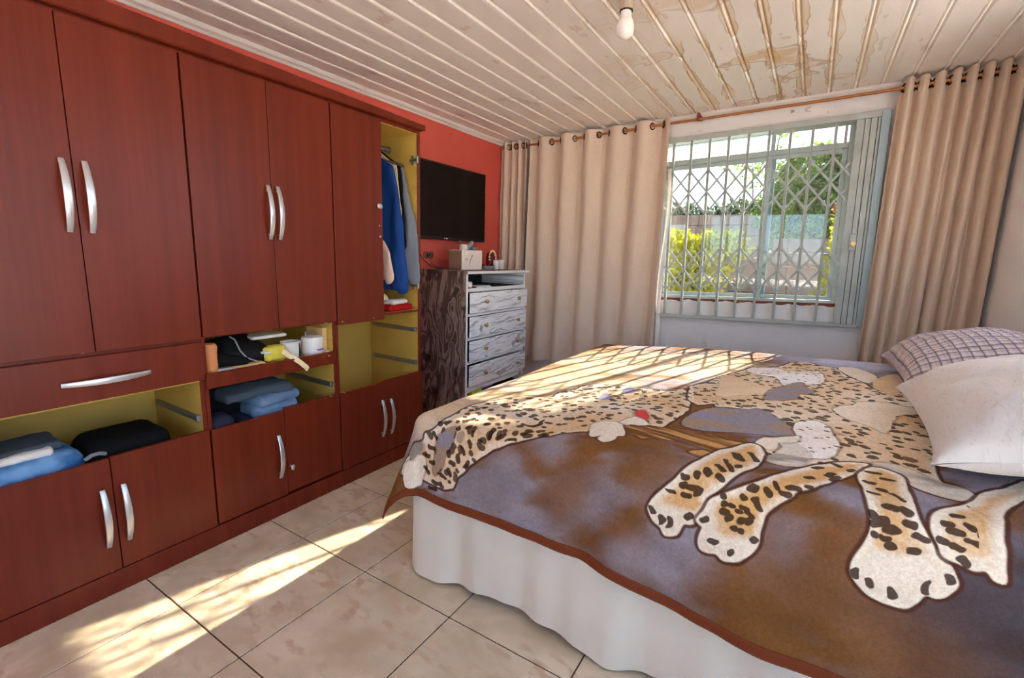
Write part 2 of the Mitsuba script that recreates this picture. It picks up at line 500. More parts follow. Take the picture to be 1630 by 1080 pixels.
def sash(x0, x1, z0, z1, y, key):
    w = .03
    put(key, cat_(tb(x0, x0 + w, y, y + .025, z0, z1), tb(x1 - w, x1, y, y + .025, z0, z1), tb(x0 + w, x1 - w, y, y + .025, z0, z0 + w), tb(x0 + w, x1 - w, y, y + .025, z1 - w, z1)), 'm_window')
    put(key + '__pane', tilt(tm([[x0 + w, y + .012, z0 + w], [x1 - w, y + .012, z0 + w], [x1 - w, y + .012, z1 - w], [x0 + w, y + .012, z1 - w]], [[0, 1, 2], [0, 2, 3]])), 'm_pane')


sash(-.385, WX1 - .03, WZ0 + .028, 2.235, YW + .012, 'window_1__sash')
sash(WX0 + .03, -.33, WZ0 + .028, 2.235, YW + .045, 'window_1__sash_001')
for i, (a, b) in enumerate(((WX0 + .03, -.372), (-.345, WX1 - .03))):
    if i == 0:
        rb_, _ = grid(lambda U, V: np.stack([a + U * (b - a), YW + .04 + .004 * np.cos(U * 2 * np.pi * 46), 2.275 + V * (WZ1 - 2.295)], -1), np.linspace(0, 1, 369), np.linspace(0, 1, 3))
        put('window_1__' + num('top_pane'), tilt(rb_), 'm_ribbed', True, label='ribbed translucent pane')
        continue
    put('window_1__' + num('top_pane'), tilt(tm([[a, YW + .04, 2.275], [b, YW + .04, 2.275], [b, YW + .04, WZ1 - .02], [a, YW + .04, WZ1 - .02]], [[0, 1, 2], [0, 2, 3]])), 'm_pane')
# ragged plaster at the sill with the brown gap over it
pts = [(WX0, 1.112)] + [(WX1, 1.112)] + [(x, 1.094 + .012 * math.sin(x * 40) * rng.random() + rng.uniform(-.004, .004)) for x in np.linspace(WX1, WX0, 60)]
put('wall_far__sill_gap', tilt(xz(extr(pts, .006), YF + .003)), 'm_rust', label='ragged brown crack under the window')

# ------------------------------------------------------------------ folding security grille
GY0, GY1 = 4.235, 4.265
gx0, gx1, gz0, gz1 = -1.18, .285, .955, 2.435
tag('security_grille', 'pale grey folding scissor grille in front of the window', 'window grille')
put('security_grille__top_rail', tb(gx0, gx1 + .03, GY0 - .012, YF - .002, 2.395, 2.437), 'm_grille')
put('security_grille__bottom_rail', tb(gx0, gx1 + .03, GY0 - .008, YF - .002, .945, .972), 'm_grille')
bars = [-1.226 + .1405 * k for k in range(0, 10)]
for k, x in enumerate(bars):
    if x - .009 < gx0:
        continue
    # a U channel: web and two flanges
    put('security_grille__' + num('bar'), cat_(tb(x - .009, x - .005, GY0, GY1, .972, 2.395, .001), tb(x + .005, x + .009, GY0, GY1, .972, 2.395, .001), tb(x - .009, x + .009, GY0 + .008, GY0 + .013, .972, 2.395, .001)), 'm_grille')


def strip(xa, za, xb, zb, y):
    d = np.array([xb - xa, 0, zb - za])
    L = np.linalg.norm(d)
    m = bx(-L / 2 - .009, L / 2 + .009, -.0022, .0022, -.0075, .0075, .001)
    ang = math.atan2(zb - za, xb - xa)
    c, s = math.cos(ang), math.sin(ang)
    m.vertices = m.vertices @ np.array([[c, 0, s], [0, 1, 0], [-s, 0, c]])
    m.apply_translation(((xa + xb) / 2, y, (za + zb) / 2))
    return tilt(m)


xs_ = bars + [bars[-1] + .1405]
for za, zb in ((2.162, 1.988), (1.988, 1.812), (1.536, 1.360), (1.360, 1.188)):
    for k in range(len(xs_) - 1):
        if xs_[k] < gx0 - .07:
            continue
        put('security_grille__' + num('lattice_strip'), strip(xs_[k], za, xs_[k + 1], zb, GY0 + .004), 'm_grille')
        put('security_grille__' + num('lattice_strip'), strip(xs_[k], zb, xs_[k + 1], za, GY0 + .020), 'm_grille')
for x, w in ((.176, .044), (.216, .030), (.252, .034), (.281, .016)):
    put('security_grille__' + num('stacked_channel'), cat_(tb(x - w / 2, x + w / 2, GY0 - .006 + rng.uniform(0, .008), GY1, .972, 2.395, .002)), 'm_grille')
put('security_grille__lock_body', tb(.190, .232, GY0 - .022, GY0, 1.50, 1.62, .004), 'm_grille')
lk = tilt(cyl((.216, GY0 - .05, 1.546), (.216, GY0 - .02, 1.546), .016, 20))
put('security_grille__lock', cat_(lk, tilt(bx(.205, .227, GY0 - .056, GY0 - .03, 1.525, 1.540, .003))), 'm_brass', label='brass padlock')
put('security_grille__side_panel', tb(.29, .34, GY0 - .02, YF - .002, .955, 2.437), 'm_bluegrey', label='blue grey side channel')

# ------------------------------------------------------------------ curtain rod
rodp = np.array([[-2.78, 4.18, 2.474], [-2.4, 4.18, 2.478], [-2.0, 4.18, 2.488], [-1.6, 4.18, 2.502], [-1.16, 4.18, 2.520], [-.6, 4.18, 2.537], [0, 4.18, 2.556], [.4, 4.18, 2.572], [.96, 4.18, 2.606]])
tt = np.linspace(0, 1, 60)
s_ = np.linspace(0, 1, len(rodp))
rodd = np.stack([np.interp(tt, s_, rodp[:, k]) for k in range(3)], 1)
rodz = lambda x: np.interp(x, rodp[:, 0], rodp[:, 2])
tag('curtain_rod', 'thin copper coloured curtain rod across the window wall', 'curtain rod')
put('curtain_rod__pole', tube(rodd, .0105, 12), 'm_rod', True)
put('curtain_rod__bracket', cat_(bx(-.925, -.905, 4.165, YF, 2.56, 2.575, .002), bx(-.925, -.905, 4.165, 4.195, 2.515, 2.575, .002), bx(-.93, -.90, YF - .006, YF, 2.54, 2.60, .002)), 'm_rust', label='rusty steel bracket')


# ------------------------------------------------------------------ curtains
def curtain(key, x0, x1, ztop, zbot, per, amp, seed, nx, label, lean=0.0, sharp=0.0, wander=2.6):
    L = x1 - x0
    nf = L / per

    def fn(U, V):
        ph = 2 * np.pi * nf * U
        wob = (meshkit.fbm(np.stack([U * nf * .9, V * 1.6, U * 0 + seed], -1), 3, seed) - .5)
        ph2 = ph + wob * wander * (.25 + .75 * V)
        am = amp * (1 - .25 * V) * (.62 + .95 * meshkit.noise(np.stack([U * nf * .55, V * .8, U * 0 + 3.1 + seed], -1), seed))
        s = np.sin(ph2)
        s = np.sign(s) * np.abs(s) ** (1 - sharp)
        x = x0 + U * L + .022 * per / .24 * np.cos(ph2) * (1 if sharp else .6) + lean * V * (U - .5)
        y = 4.18 + am * s + .012 * (wob) * V
        top = rodz(x0 + U * L) + ztop
        z = top + (zbot - top) * V + (.012 * wob + .006 * s) * V
        return np.stack([x, np.minimum(y, 4.216 + .1 * (y - 4.216) * (y > 4.216)), z], -1)

    m, uv = grid(fn, np.linspace(0, 1, nx), np.linspace(0, 1, 70) ** 1.0)
    m2 = m.copy()
    put(key + '__panel', m2, 'm_curtain', True)
    # eyelets where the cloth crosses the rod
    k = 0
    while True:
        u = k / (2 * nf)
        if u > 1.0:
            break
        if .01 < u:
            x = x0 + u * L
            r = trimesh.creation.torus(.024, .0055, major_sections=24, minor_sections=8)
            # axis: across the cloth, which here runs across the rod
            a = math.radians(62 if k % 2 == 0 else -62)
            R = trimesh.transformations.rotation_matrix(math.pi / 2, (1, 0, 0))
            r.apply_transform(R)
            r.apply_transform(trimesh.transformations.rotation_matrix(a, (0, 0, 1)))
            r.apply_translation((x + .022 * per / .24 * math.cos(math.pi * k) * .6, 4.18, float(rodz(x))))
            put(f'{key}__eyelet' + (f'_{k:03d}' if k > 1 else ''), r, 'm_eyelet', True)
        k += 1
    tag(key, label, 'curtain')


curtain('curtain', -2.47, -1.115, .045, .375, .236, .050, 2, 340, 'long beige eyelet curtain left of the window, beside the dresser')
curtain('curtain_001', -2.79, -2.475, .045, .375, .085, .045, 5, 160, 'narrow gathered beige curtain in the corner beside the red wall')
curtain('curtain_002', .335, .935, .05, .30, .0755, .050, 9, 380, 'tightly gathered beige curtain at the right of the window, behind the pillows', sharp=.15, wander=5.0)
# white lining that shows along the left curtain's open edge
def lin(U, V):
    top = rodz(-1.1) - .35
    return np.stack([-1.128 + .034 * U + .012 * np.sin(V * 9), 4.215 + .02 * np.sin(U * 5 + V * 6), top + (.37 - top) * V], -1)
put('curtain__lining', grid(lin, np.linspace(0, 1, 10), np.linspace(0, 1, 40))[0], 'm_lining', True, label='white lining edge')

# ------------------------------------------------------------------ wardrobe
WY = [.285, .660, 1.037, 1.402, 1.755, 2.112, 2.459]
ZT, ZU, ZD, ZB = 2.197, 1.013, .589, .102      # doors: top, bottom of the upper ones, top and bottom of the lower ones
XB = XL + .012
CF = XW - .021                                    # carcass front
W = 'wardrobe'
tag(W, 'large dark red mahogany wardrobe with silver bow handles and missing drawers', 'wardrobe')


def wp(name, mesh, mt='m_mahogany', smooth=False, label=None):
    return put(W + '__' + num2(W, name), mesh, mt, smooth, label=label)


def panel_y(y0, y1, z0, z1, two_tone=True):
    """an upright board across y: yellow inside, its front edge banded in red"""
    wp('upright', bx(XB, CF - .006, y0, y1, z0, z1), 'm_yellow', label='yellow inner panel')
    wp('edge_band', bx(CF - .006, CF, y0, y1, z0, z1, .001), 'm_mahogany')


for y in (WY[2], WY[4]):
    panel_y(y - .018, y - .001, ZB - .01, ZT)
    panel_y(y + .001, y + .018, ZB - .01, ZT)
wp('side_panel', bx(XB, CF, WY[0] - .012, WY[0] + .006, .0, ZT + .01, .001))
panel_y(WY[6] - .018, WY[6] - .003, ZB - .01, ZT)
wp('side_panel', bx(XB, CF + .002, WY[6] - .003, WY[6] + .006, .0, ZT + .01, .001))
wp('back_panel', bx(XB, XB + .006, WY[0], WY[6], .05, ZT), 'm_yellow', label='yellow back panel')
wp('plinth', bx(XB, XW - .004, WY[0] - .012, WY[6] + .006, .0, ZB - .006, .002))
wp('top_board', bx(XB, CF, WY[0], WY[6], ZT - .015, ZT + .006), 'm_yellow')
wp('edge_band', bx(CF, CF + .001, WY[0], WY[6], ZT - .012, ZT + .010), 'm_mahogany')
cn = bx(XB, XW + .022, WY[0] - .03, WY[6] + .020, ZT + .008, ZT + .060, .006)
cv = cn.vertices
cn = tm(np.stack([cv[:, 0], cv[:, 1], cv[:, 2] + np.where(cv[:, 2] > ZT + .03, .034 - .0235 * (cv[:, 1] - .3), 0)], 1), cn.faces)
wp('cornice', cn)
# shelves: (y0, y1, z)
for i, (a, b, zz) in enumerate(((WY[0], WY[2] - .018, ZU - .004), (WY[2] + .018, WY[4] - .018, ZU + .012), (WY[4] + .018, WY[6] - .018, 1.030),
                                (WY[2] + .018, WY[4] - .018, .832), (WY[0], WY[2] - .018, .826), (WY[0], WY[2] - .018, .44), (WY[2] + .018, WY[4] - .018, .44), (WY[4] + .018, WY[6] - .018, .40))):
    wp('shelf', bx(XB, CF - .004, a, b, zz - .012, zz), 'm_yellow')
    if i < 3:
        wp('shelf_edge', bx(CF - .004, CF, a, b, zz - .013, zz + .001), 'm_mahogany')
wp('shelf_front', bx(CF - .002, XW - .004, WY[2] + .003, WY[4] - .021, .776, .846, .002))


def bow_handle(p0, p1, out=(1, 0, 0)):
    """bow handle: a flat strip, broader in the middle, on two feet"""
    p0, p1, out = np.array(p0, float), np.array(p1, float), np.array(out, float)
    d = p1 - p0
    L = np.linalg.norm(d)
    d /= L
    side = np.cross(d, out)
    n = 22
    ring = []
    for i in range(n):
        t = i / (n - 1)
        h = .010 + .030 * math.sin(math.pi * t) ** .8
        w = .0085 + .0035 * math.sin(math.pi * t)
        th = .0042
        c = p0 + d * L * t + out * h
        tg = d * L + out * .030 * math.pi * math.cos(math.pi * t) * .8
        tg /= np.linalg.norm(tg)
        nn = np.cross(side, tg)
        nn = nn if nn @ out > 0 else -nn
        ring.append([c + side * w + nn * th * .3, c + side * w * .7 + nn * th, c - side * w * .7 + nn * th, c - side * w + nn * th * .3, c - side * w - nn * th, c + side * w - nn * th])
    V = np.array(ring).reshape(-1, 3)
    k = 6
    F = []
    for i in range(n - 1):
        for j in range(k):
            q = (j + 1) % k
            F += [[i * k + j, i * k + q, (i + 1) * k + q], [i * k + j, (i + 1) * k + q, (i + 1) * k + j]]
    for j in range(1, k - 1):
        F += [[0, j + 1, j], [(n - 1) * k, (n - 1) * k + j, (n - 1) * k + j + 1]]
    m = tm(V, F)
    m.fix_normals()
    feet = [cyl(p0 + d * L * t, p0 + d * L * t + out * .022, .005, 10) for t in (.09, .91)]
    return cat_(m, *feet)


def door(y0, y1, z0, z1, hy=None, hz=None, label=None):
    k = wp('door', bx(XW - .018, XW, y0 + (.0045 if y0 in (WY[2], WY[4]) else .0015), y1 - (.0045 if y1 in (WY[2], WY[4]) else .0015), z0, z1 - .003, .0015))
    if label:
        labels[k] = {'label': label}
    if hy is not None:
        put(k + '__handle', bow_handle((XW, hy, hz[0]), (XW, hy, hz[1])), 'm_silver', 40, label='silver bow handle')
    return k


up = (1.458, 1.710)
lo = (.218, .464)
door(WY[0], WY[1], ZU, ZT, .628, up)
door(WY[1], WY[2], ZU, ZT, .692, up)
door(WY[2], WY[3], ZU + .006, ZT, 1.378, (1.464, 1.718))
door(WY[3], WY[4], ZU + .008, ZT, 1.428, (1.464, 1.718))
d5 = door(WY[4], WY[5], .995, ZT)
put(d5 + '__latch', cat_(bx(XW, XW + .02, 2.062, 2.098, 1.675, 1.705, .006), cyl((XW, 2.088, 1.511), (XW + .002, 2.088, 1.511), .006), cyl((XW, 2.084, 1.575), (XW + .002, 2.084, 1.575), .004)), 'm_silver', 40, label='silver latch with empty screw holes below')
door(WY[0], WY[1], ZB, ZD - .004, .622, lo)
door(WY[1], WY[2], ZB, ZD, .690, lo)
door(WY[2], WY[3], ZB + .004, ZD - .006, 1.356, (.222, .458))
d9 = door(WY[3], WY[4], ZB + .012, ZD + .006)
put(d9 + '__knob', cat_(cyl((XW, 1.421, .262), (XW + .018, 1.421, .262), .006), bx(XW + .014, XW + .024, 1.412, 1.432, .243, .272, .004)), 'm_silver', 40, label='small silver knob')
door(WY[4], WY[5], ZB + .002, ZD, 2.070, (.224, .472))
door(WY[5], WY[6], ZB + .002, ZD + .006, 2.144, (.222, .464))
dk = wp('drawer', bx(XW - .016, XW + .004, WY[0] + .002, WY[2] - .004, .826, .998, .002))
put(dk + '__handle', bow_handle((XW + .004, .545, .906), (XW + .004, .822, .906)), 'm_silver', 40, label='silver bow handle')


def slide(y, z, x0=-2.745, x1=CF - .012):
    return cat_(bx(x0, x1, y - .012, y, z - .014, z + .014, .002), bx(x0, x1, y - .014, y - .010, z - .007, z + .007, .001), bx(x1 - .014, x1 + .002, y - .022, y, z - .012, z + .02, .002))


for y, z in ((WY[6] - .018, .885), (WY[6] - .018, .650), (WY[4] - .018, .642), (WY[2] - .018, .636)):
    wp('drawer_slide', slide(y, z), 'm_steel', label='steel drawer slide')
for z in (2.021, 1.199):
    y = WY[6] - .018
    wp('hinge', cat_(bx(CF - .06, CF + .016, y - .016, y, z - .008, z + .008, .003), bx(CF - .052, CF - .030, y - .004, y, z - .03, z + .03, .001), cyl((CF + .012, y - .012, z - .022), (CF + .012, y - .012, z + .022), .008, 12)), 'm_steel', 40, label='steel hinge without a door')
wp('clothes_rail', cat_(cyl((-2.555, WY[4] + .018, 2.105), (-2.555, WY[6] - .018, 2.105), .012, 16), cyl((-2.555, WY[6] - .024, 2.105), (-2.555, WY[6] - .018, 2.105), .024, 20)), 'm_steel', 40, label='steel clothes rail')

# ------------------------------------------------------------------ clothes on the rail


def garment(key, y, mt, x_front, z_hem, thick, seed, label, sleeve=True, lining=None, xn=-2.555, zn=2.05):
    f = (1, thick, 1)
    bones = [[((xn - .03, y, zn), .035), ((xn + .118, y, zn - .095), .034), ((xn - .17, y, zn - .09), .04), ((x_front - .07, y, z_hem + .05), .05), ((xn - .16, y, z_hem + .05), .05)]]
    if sleeve:
        bones.append([((xn + .125, y + .004, zn - .10), .040), ((x_front - .085, y + .006, (zn + z_hem) / 2), .052)])
        bones.append([((x_front - .085, y + .006, (zn + z_hem) / 2), .052), ((x_front - .045, y + .006, z_hem + .02), .047)])
    m = chain(bones, step=.018, taubin=5, flat=f)
    v = m.vertices
    fold = np.sin(v[:, 0] * 42 + 5 * meshkit.fbm(v * [8, 4, 2.5], 2, seed)) * .010 + (meshkit.fbm(v * [16, 8, 5], 3, seed) - .5) * .018
    v[:, 1] += fold * np.clip((zn - v[:, 2]) * 3, .2, 1)
    v[:, 1] = np.minimum(v[:, 1], WY[6] - .022)
    m.vertices = v
    put(key, m, mt, True, label=label, cat='jacket')
    hk = np.array([[xn, y, 2.05], [xn, y, 2.105]] + [[xn + .020 * math.sin(a), y, 2.105 + .020 * (1 - math.cos(a)) - .002] for a in np.linspace(.2, 4.2, 12)])
    return m


garment('jacket', 2.408, 'm_grey_cloth', -2.262, 1.225, .52, 3, 'grey jacket with a dark shoulder, hanging last on the rail against the yellow panel')
garment('jacket_001', 2.378, 'm_black_cloth', -2.335, 1.45, .40, 5, 'black jacket hanging between the grey and the blue jackets', zn=2.065)
garment('jacket_002', 2.312, 'm_blue_jacket', -2.275, 1.165, .54, 8, 'bright blue jacket hanging in the open wardrobe bay')
garment('jacket_003', 2.350, 'm_cream', -2.345, 1.50, .20, 12, 'cream shirt glimpsed as a thin line between the blue and the black jackets', zn=2.062)
labels['jacket_003']['category'] = 'shirt'
garment('jacket_004', 2.232, 'm_pink_cloth', -2.315, 1.235, .42, 15, 'short pale pink blouse hanging low, nearest the closed door', zn=1.56)
labels['jacket_004']['category'] = 'shirt'
for a in ('jacket_003', 'jacket_004'):
    b = {'jacket_003': 'shirt', 'jacket_004': 'shirt_001'}[a]
    scene[b], labels[b] = scene.pop(a), labels.pop(a)
for i, y in enumerate((2.408, 2.378, 2.312, 2.350)):
    xn = -2.555
    pts = [[xn, y, 2.035], [xn, y, 2.078]] + [[xn + .016 * math.sin(a) * 1, y, 2.106 - .0145 * math.cos(a)] for a in np.linspace(math.pi * .1, math.pi * 1.45, 12)]
    pts = [[xn, y, 2.03], [xn, y, 2.085], [xn + .012, y, 2.093], [xn + .0175, y, 2.108], [xn + .010, y, 2.121], [xn - .004, y, 2.1225], [xn - .015, y, 2.114]]
    arms = tube([[xn - .19, y, 1.985], [xn - .08, y, 2.02], [xn, y, 2.035], [xn + .08, y, 2.02], [xn + .17, y, 1.985]], .006, 8)
    put(num('coat_hanger'), cat_(tube(pts, .0022, 8), arms), 'm_steel', True, label='wire coat hanger that holds the ' + ('grey jacket', 'black jacket', 'bright blue jacket', 'cream shirt')[i] + ' on the clothes rail', cat='hanger', group='coat hangers on the clothes rail')
# crumpled cloths at the bottom of the open bay
put('folded_cloth', softbox(-2.37, 2.30, 1.052, .12, .22, .040, .018, .010, 18, 4), 'm_red_cloth', True, label='crumpled red cloth on the floor of the open bay', cat='cloth')
put('folded_cloth_001', softbox(-2.40, 2.33, 1.085, .10, .17, .030, .014, .010, 20, 6, rot=.2), 'm_white_cloth', True, label='crumpled white cloth lying on the red one', cat='cloth')
put('rolled_cloth', softbox(-2.50, 2.25, 1.09, .16, .12, .10, .045, .008, 14, 9), 'm_cream', True, label='small cream rolled cloth under the hanging clothes', cat='cloth')

# ------------------------------------------------------------------ things on the shoe shelf (top at z .832)
SZ = .832


def obj(key, mesh, mt, smooth, label, cat, group=None):
    return put(key, mesh, mt, smooth, label=label, cat=cat, group=group)


prof = [(0, 0), (.022, 0), (.024, .012), (.028, .03), (.026, .07), (.027, .10), (.030, .125), (.024, .142), (.019, .145), (.019, .138), (0, .136)]
obj('clay_vase', lathe(prof, 32, (-2.335, 1.092, SZ)), 'm_terracotta', True, 'slim orange clay cup at the left end of the shoe shelf', 'vase')


def shoe(key, c, ang, L, mt_up, mt_sole, label, group=None):
    tag(key, label, 'shoe', group)
    c_, s_ = math.cos(ang), math.sin(ang)

    def pl(m):
        m.vertices = m.vertices @ np.array([[c_, s_, 0], [-s_, c_, 0], [0, 0, 1]]) + c
        return m
    out = [(L * (t - .5), .032 * (1 - .35 * math.exp(-((t - .45) / .13) ** 2)) * min(1, (1 - abs(2 * t - 1) ** 4.0) ** .5 + .12)) for t in np.linspace(0, 1, 26)]
    poly = sg.Polygon(out + [(a, -b * .9) for a, b in reversed(out)]).buffer(.004)
    sole = extr(poly, .012)
    put(key + '__sole', pl(sole), mt_sole, 30, label='pale sole')
    up_ = chain([[((-L * .38, 0, .035), .030), ((-L * .30, 0, .075), .028), ((0, 0, .05), .034)], [((0, 0, .05), .034), ((L * .36, 0, .032), .024), ((L * .2, 0, .034), .032)]], step=.012, flat=(1, 1, .9))
    v = up_.vertices
    v[:, 2] = np.maximum(v[:, 2], .018)
    put(key + '__upper', pl(up_), mt_up, True)


shoe('shoe', np.array([-2.36, 1.168, SZ]), math.radians(78), .115 * 2, 'm_black_cloth', 'm_ceramic', 'black shoe with a white sole beside the clay cup')
obj('shoulder_bag', chain([[((-2.415, 1.20, SZ + .055), .055), ((-2.385, 1.365, SZ + .046), .046), ((-2.49, 1.33, SZ + .09), .055), ((-2.44, 1.22, SZ + .105), .048), ((-2.50, 1.14, SZ + .08), .05)]], step=.016, amp=.010, seed=3), 'm_black_leather', True, 'large soft black handbag lying on the shoe shelf', 'bag')
pts = [[-2.40, 1.215, SZ + .154], [-2.382, 1.232, SZ + .138], [-2.352, 1.238, SZ + .085], [-2.345, 1.265, SZ + .045], [-2.335, 1.31, SZ + .022]]
tt = np.linspace(0, 1, 24)
pp = np.stack([np.interp(tt, np.linspace(0, 1, 5), np.array(pts)[:, k]) for k in range(3)], 1)
put('shoulder_bag__strap', tube(pp, .004, 8), 'm_grey_plastic', True, label='thin grey strap')
labels['shoulder_bag'] = dict(label='large soft black handbag lying on the shoe shelf', category='bag')
obj('sandal', softbox(-2.345, 1.262, SZ + .010, .07, .16, .018, .008, .001, 10, 2), 'm_pine', True, 'flat tan sandal sole lying in front of the black handbag', 'sandal')
# yellow bag with a hanging strap
tag('yellow_pouch', 'yellow cloth pouch whose strap hangs over the shelf edge', 'bag')
put('yellow_pouch__body', softbox(-2.365, 1.410, SZ + .044, .09, .12, .086, .026, .014, 18, 5, rot=.15), 'm_yellow_bag', True)
put('yellow_pouch__flap', softbox(-2.345, 1.372, SZ + .060, .05, .07, .012, .005, .004, 20, 5, rot=.3), 'm_white_cloth', True, label='white cloth flap')
pts = np.array([[-2.33, 1.442, SZ + .058], [-2.300, 1.458, SZ + .034], [-2.284, 1.472, SZ + .022], [-2.266, 1.50, SZ - .005], [-2.262, 1.535, SZ - .040], [-2.262, 1.545, SZ - .055]])
ribbon = []
for i, p in enumerate(pts):
    ribbon += [p + [0, -.008, -.010], p + [0, .009, .010]]
ribbon = np.array(ribbon)
F = []
for i in range(len(pts) - 1):
    F += [[2 * i, 2 * i + 2, 2 * i + 3], [2 * i, 2 * i + 3, 2 * i + 1]]
rb = cat_(tm(ribbon, F), tm(ribbon - [.003, 0, 0], np.array(F)[:, ::-1]))
put('yellow_pouch__strap', rb, 'm_cream', False, label='cream strap end')
# white oval pot with black stripes, white lidded jar, paper box, plate
tag('white_pot', 'white pot with two black stripes, left of the lidded jar', 'pot')
put('white_pot__body', lathe([(0, 0), (.044, 0), (.050, .010), (.053, .09), (.050, .092), (.048, .012), (0, .010)], 40, (-2.375, 1.522, SZ)), 'm_offwhite', 50)
ang = [math.radians(a) for a in (22, 34)]
st = []
for a in ang:
    for r_, z0, z1 in ((.0525, .008, .086),):
        st.append(bx(-.0015, .0015, -.0028, .0028, z0, z1))
        st[-1].apply_transform(trimesh.transformations.rotation_matrix(a, (0, 0, 1)))
        st[-1].apply_translation((-2.375 + r_ * math.cos(a), 1.522 + r_ * math.sin(a), SZ))
put('white_pot__stripe', cat_(*st), 'm_black_plastic', label='black stripes')
tag('lidded_jar', 'white round jar with a wire handle and purple print', 'jar')
put('lidded_jar__body', lathe([(0, 0), (.05, 0), (.058, .010), (.060, .03), (.060, .088), (.056, .10), (.03, .106), (0, .107)], 44, (-2.375, 1.655, SZ)), 'm_ceramic', 40)
hp = [[-2.375, 1.655 + .040 * math.cos(a), SZ + .100 + .030 * math.sin(a)] for a in np.linspace(.1, math.pi - .1, 16)]
put('lidded_jar__wire_handle', cat_(tube(hp, .0022, 8), bx(-2.378, -2.370, 1.610, 1.618, SZ + .10, SZ + .135, .001)), 'm_steel', True, label='wire handle')
lab = trimesh.creation.cylinder(radius=.0606, height=.010, sections=60)
v, f = lab.vertices, lab.faces
ctr = lab.triangles_center
keep = (np.abs(ctr[:, 2]) < .0049) & (ctr[:, 0] > .02) & (ctr[:, 1] > -.01)
lab = trimesh.Trimesh(v, f[keep], process=True)
lab.apply_translation((-2.375, 1.655, SZ + .030))
put('lidded_jar__print', lab, 'm_purple', label='purple print')
obj('paper_box', bx(-2.50, -2.345, 1.705, 1.735, SZ, SZ + .145, .003), 'm_pine', False, 'slim tan box standing at the right end of the shoe shelf', 'box')
obj('white_tray', softbox(-2.46, 1.42, SZ + .128, .14, .19, .018, .008, .001, 8, 2), 'm_ceramic', True, 'white oval tray lying behind the yellow pouch on top of the handbag', 'tray')
obj('white_spoon', cat_(softbox(-2.31, 1.712, SZ + .014, .012, .016, .008, .003, 0, 5, 1), tube([[-2.31, 1.705, SZ + .012], [-2.305, 1.69, SZ + .008], [-2.302, 1.672, SZ + .006]], .003, 8)), 'm_ceramic', True, 'small white spoon at the front corner of the shoe shelf', 'spoon')

# ------------------------------------------------------------------ folded clothes in the drawerless bays
g1 = 'clothes heaped in the open bay under the shoe shelf'
obj('folded_jeans', softbox(-2.44, 1.37, .505, .24, .34, .11, .045, .012, 12, 21), 'm_dark_denim', True, 'dark blue folded trousers at the bottom of the heap under the shoe shelf', 'trousers', g1)
obj('folded_jeans_001', softbox(-2.415, 1.40, .582, .22, .25, .075, .034, .018, 13, 22, rot=-.10), 'm_denim', True, 'light blue folded jeans in the middle of the heap under the shoe shelf', 'jeans', g1)
obj('folded_jeans_002', softbox(-2.42, 1.405, .640, .23, .25, .060, .028, .018, 13, 23, rot=.08), 'm_denim', True, 'light blue folded jeans near the top of the heap under the shoe shelf', 'jeans', g1)
obj('folded_jeans_003', softbox(-2.46, 1.335, .690, .24, .36, .060, .028, .018, 11, 24, rot=-.06, sag=.012), 'm_slate_cloth', True, 'slate grey folded trousers on top of the heap under the shoe shelf', 'trousers', g1)
obj('folded_shirt', softbox(-2.37, 1.115, .535, .14, .12, .17, .04, .010, 14, 25), 'm_midnight', True, 'dark navy garment in the shadowed corner of the bay under the shoe shelf', 'clothing')
obj('black_garment', softbox(-2.58, 1.22, .60, .22, .30, .30, .08, .014, 9, 26), 'm_black_cloth', True, 'black clothing heaped deep in the left of the bay under the shoe shelf', 'clothing')
obj('blue_towel', softbox(-2.43, .455, .545, .22, .30, .17, .05, .010, 11, 31, rot=.05), 'm_bluecloth', True, 'bright blue folded towel in the lowest open bay', 'towel')
obj('grey_garment', softbox(-2.47, .44, .650, .18, .24, .035, .016, .010, 16, 32), 'm_slate_cloth', True, 'dark grey garment lying on the blue towel', 'clothing')
obj('white_scarf', softbox(-2.385, .442, .640, .07, .16, .026, .012, .008, 22, 33), 'm_white_cloth', True, 'crumpled white scarf on the blue towel', 'scarf')
obj('black_case', softbox(-2.46, .765, .535, .26, .30, .19, .06, .004, 9, 34), 'm_black_cloth', True, 'black padded case beside the blue towel', 'case')
obj('strap_loop', tube([[-2.31, .595, .588], [-2.305, .615, .602], [-2.305, .64, .603], [-2.31, .66, .592]], .008, 8), 'm_grey_cloth', True, 'grey strap loop between the towel and the black case', 'strap')

# ------------------------------------------------------------------ television
TY0, TY1, TZ0, TZ1 = 2.775, 3.845, 1.535, 2.165
tag('television', 'black flat television mounted on the red wall', 'television')
put('television__cabinet', bx(-2.775, -2.738, TY0, TY1, TZ0, TZ1, .004), 'm_black_plastic')
put('television__screen', bx(-2.740, -2.7335, TY0 + .014, TY1 - .014, TZ0 + .026, TZ1 - .014, .001), 'm_black_gloss', label='glossy black screen')
put('television__mount', bx(XL, -2.775, TY0 + .3, TY1 - .3, TZ0 + .15, TZ1 - .15, .002), 'm_black_plastic')
put('television__badge', cat_(cyl((-2.735, 3.245, TZ0 + .013), (-2.7325, 3.245, TZ0 + .013), .006, 16), bx(-2.735, -2.7325, 3.262, 3.268, TZ0 + .008, TZ0 + .018), bx(-2.735, -2.7325, 3.271, 3.280, TZ0 + .008, TZ0 + .018)), 'm_offwhite', label='small pale badge')
put('television__sensor', bx(-2.75, -2.735, 3.455, 3.480, TZ0 - .012, TZ0 + .002, .002), 'm_grey_plastic')

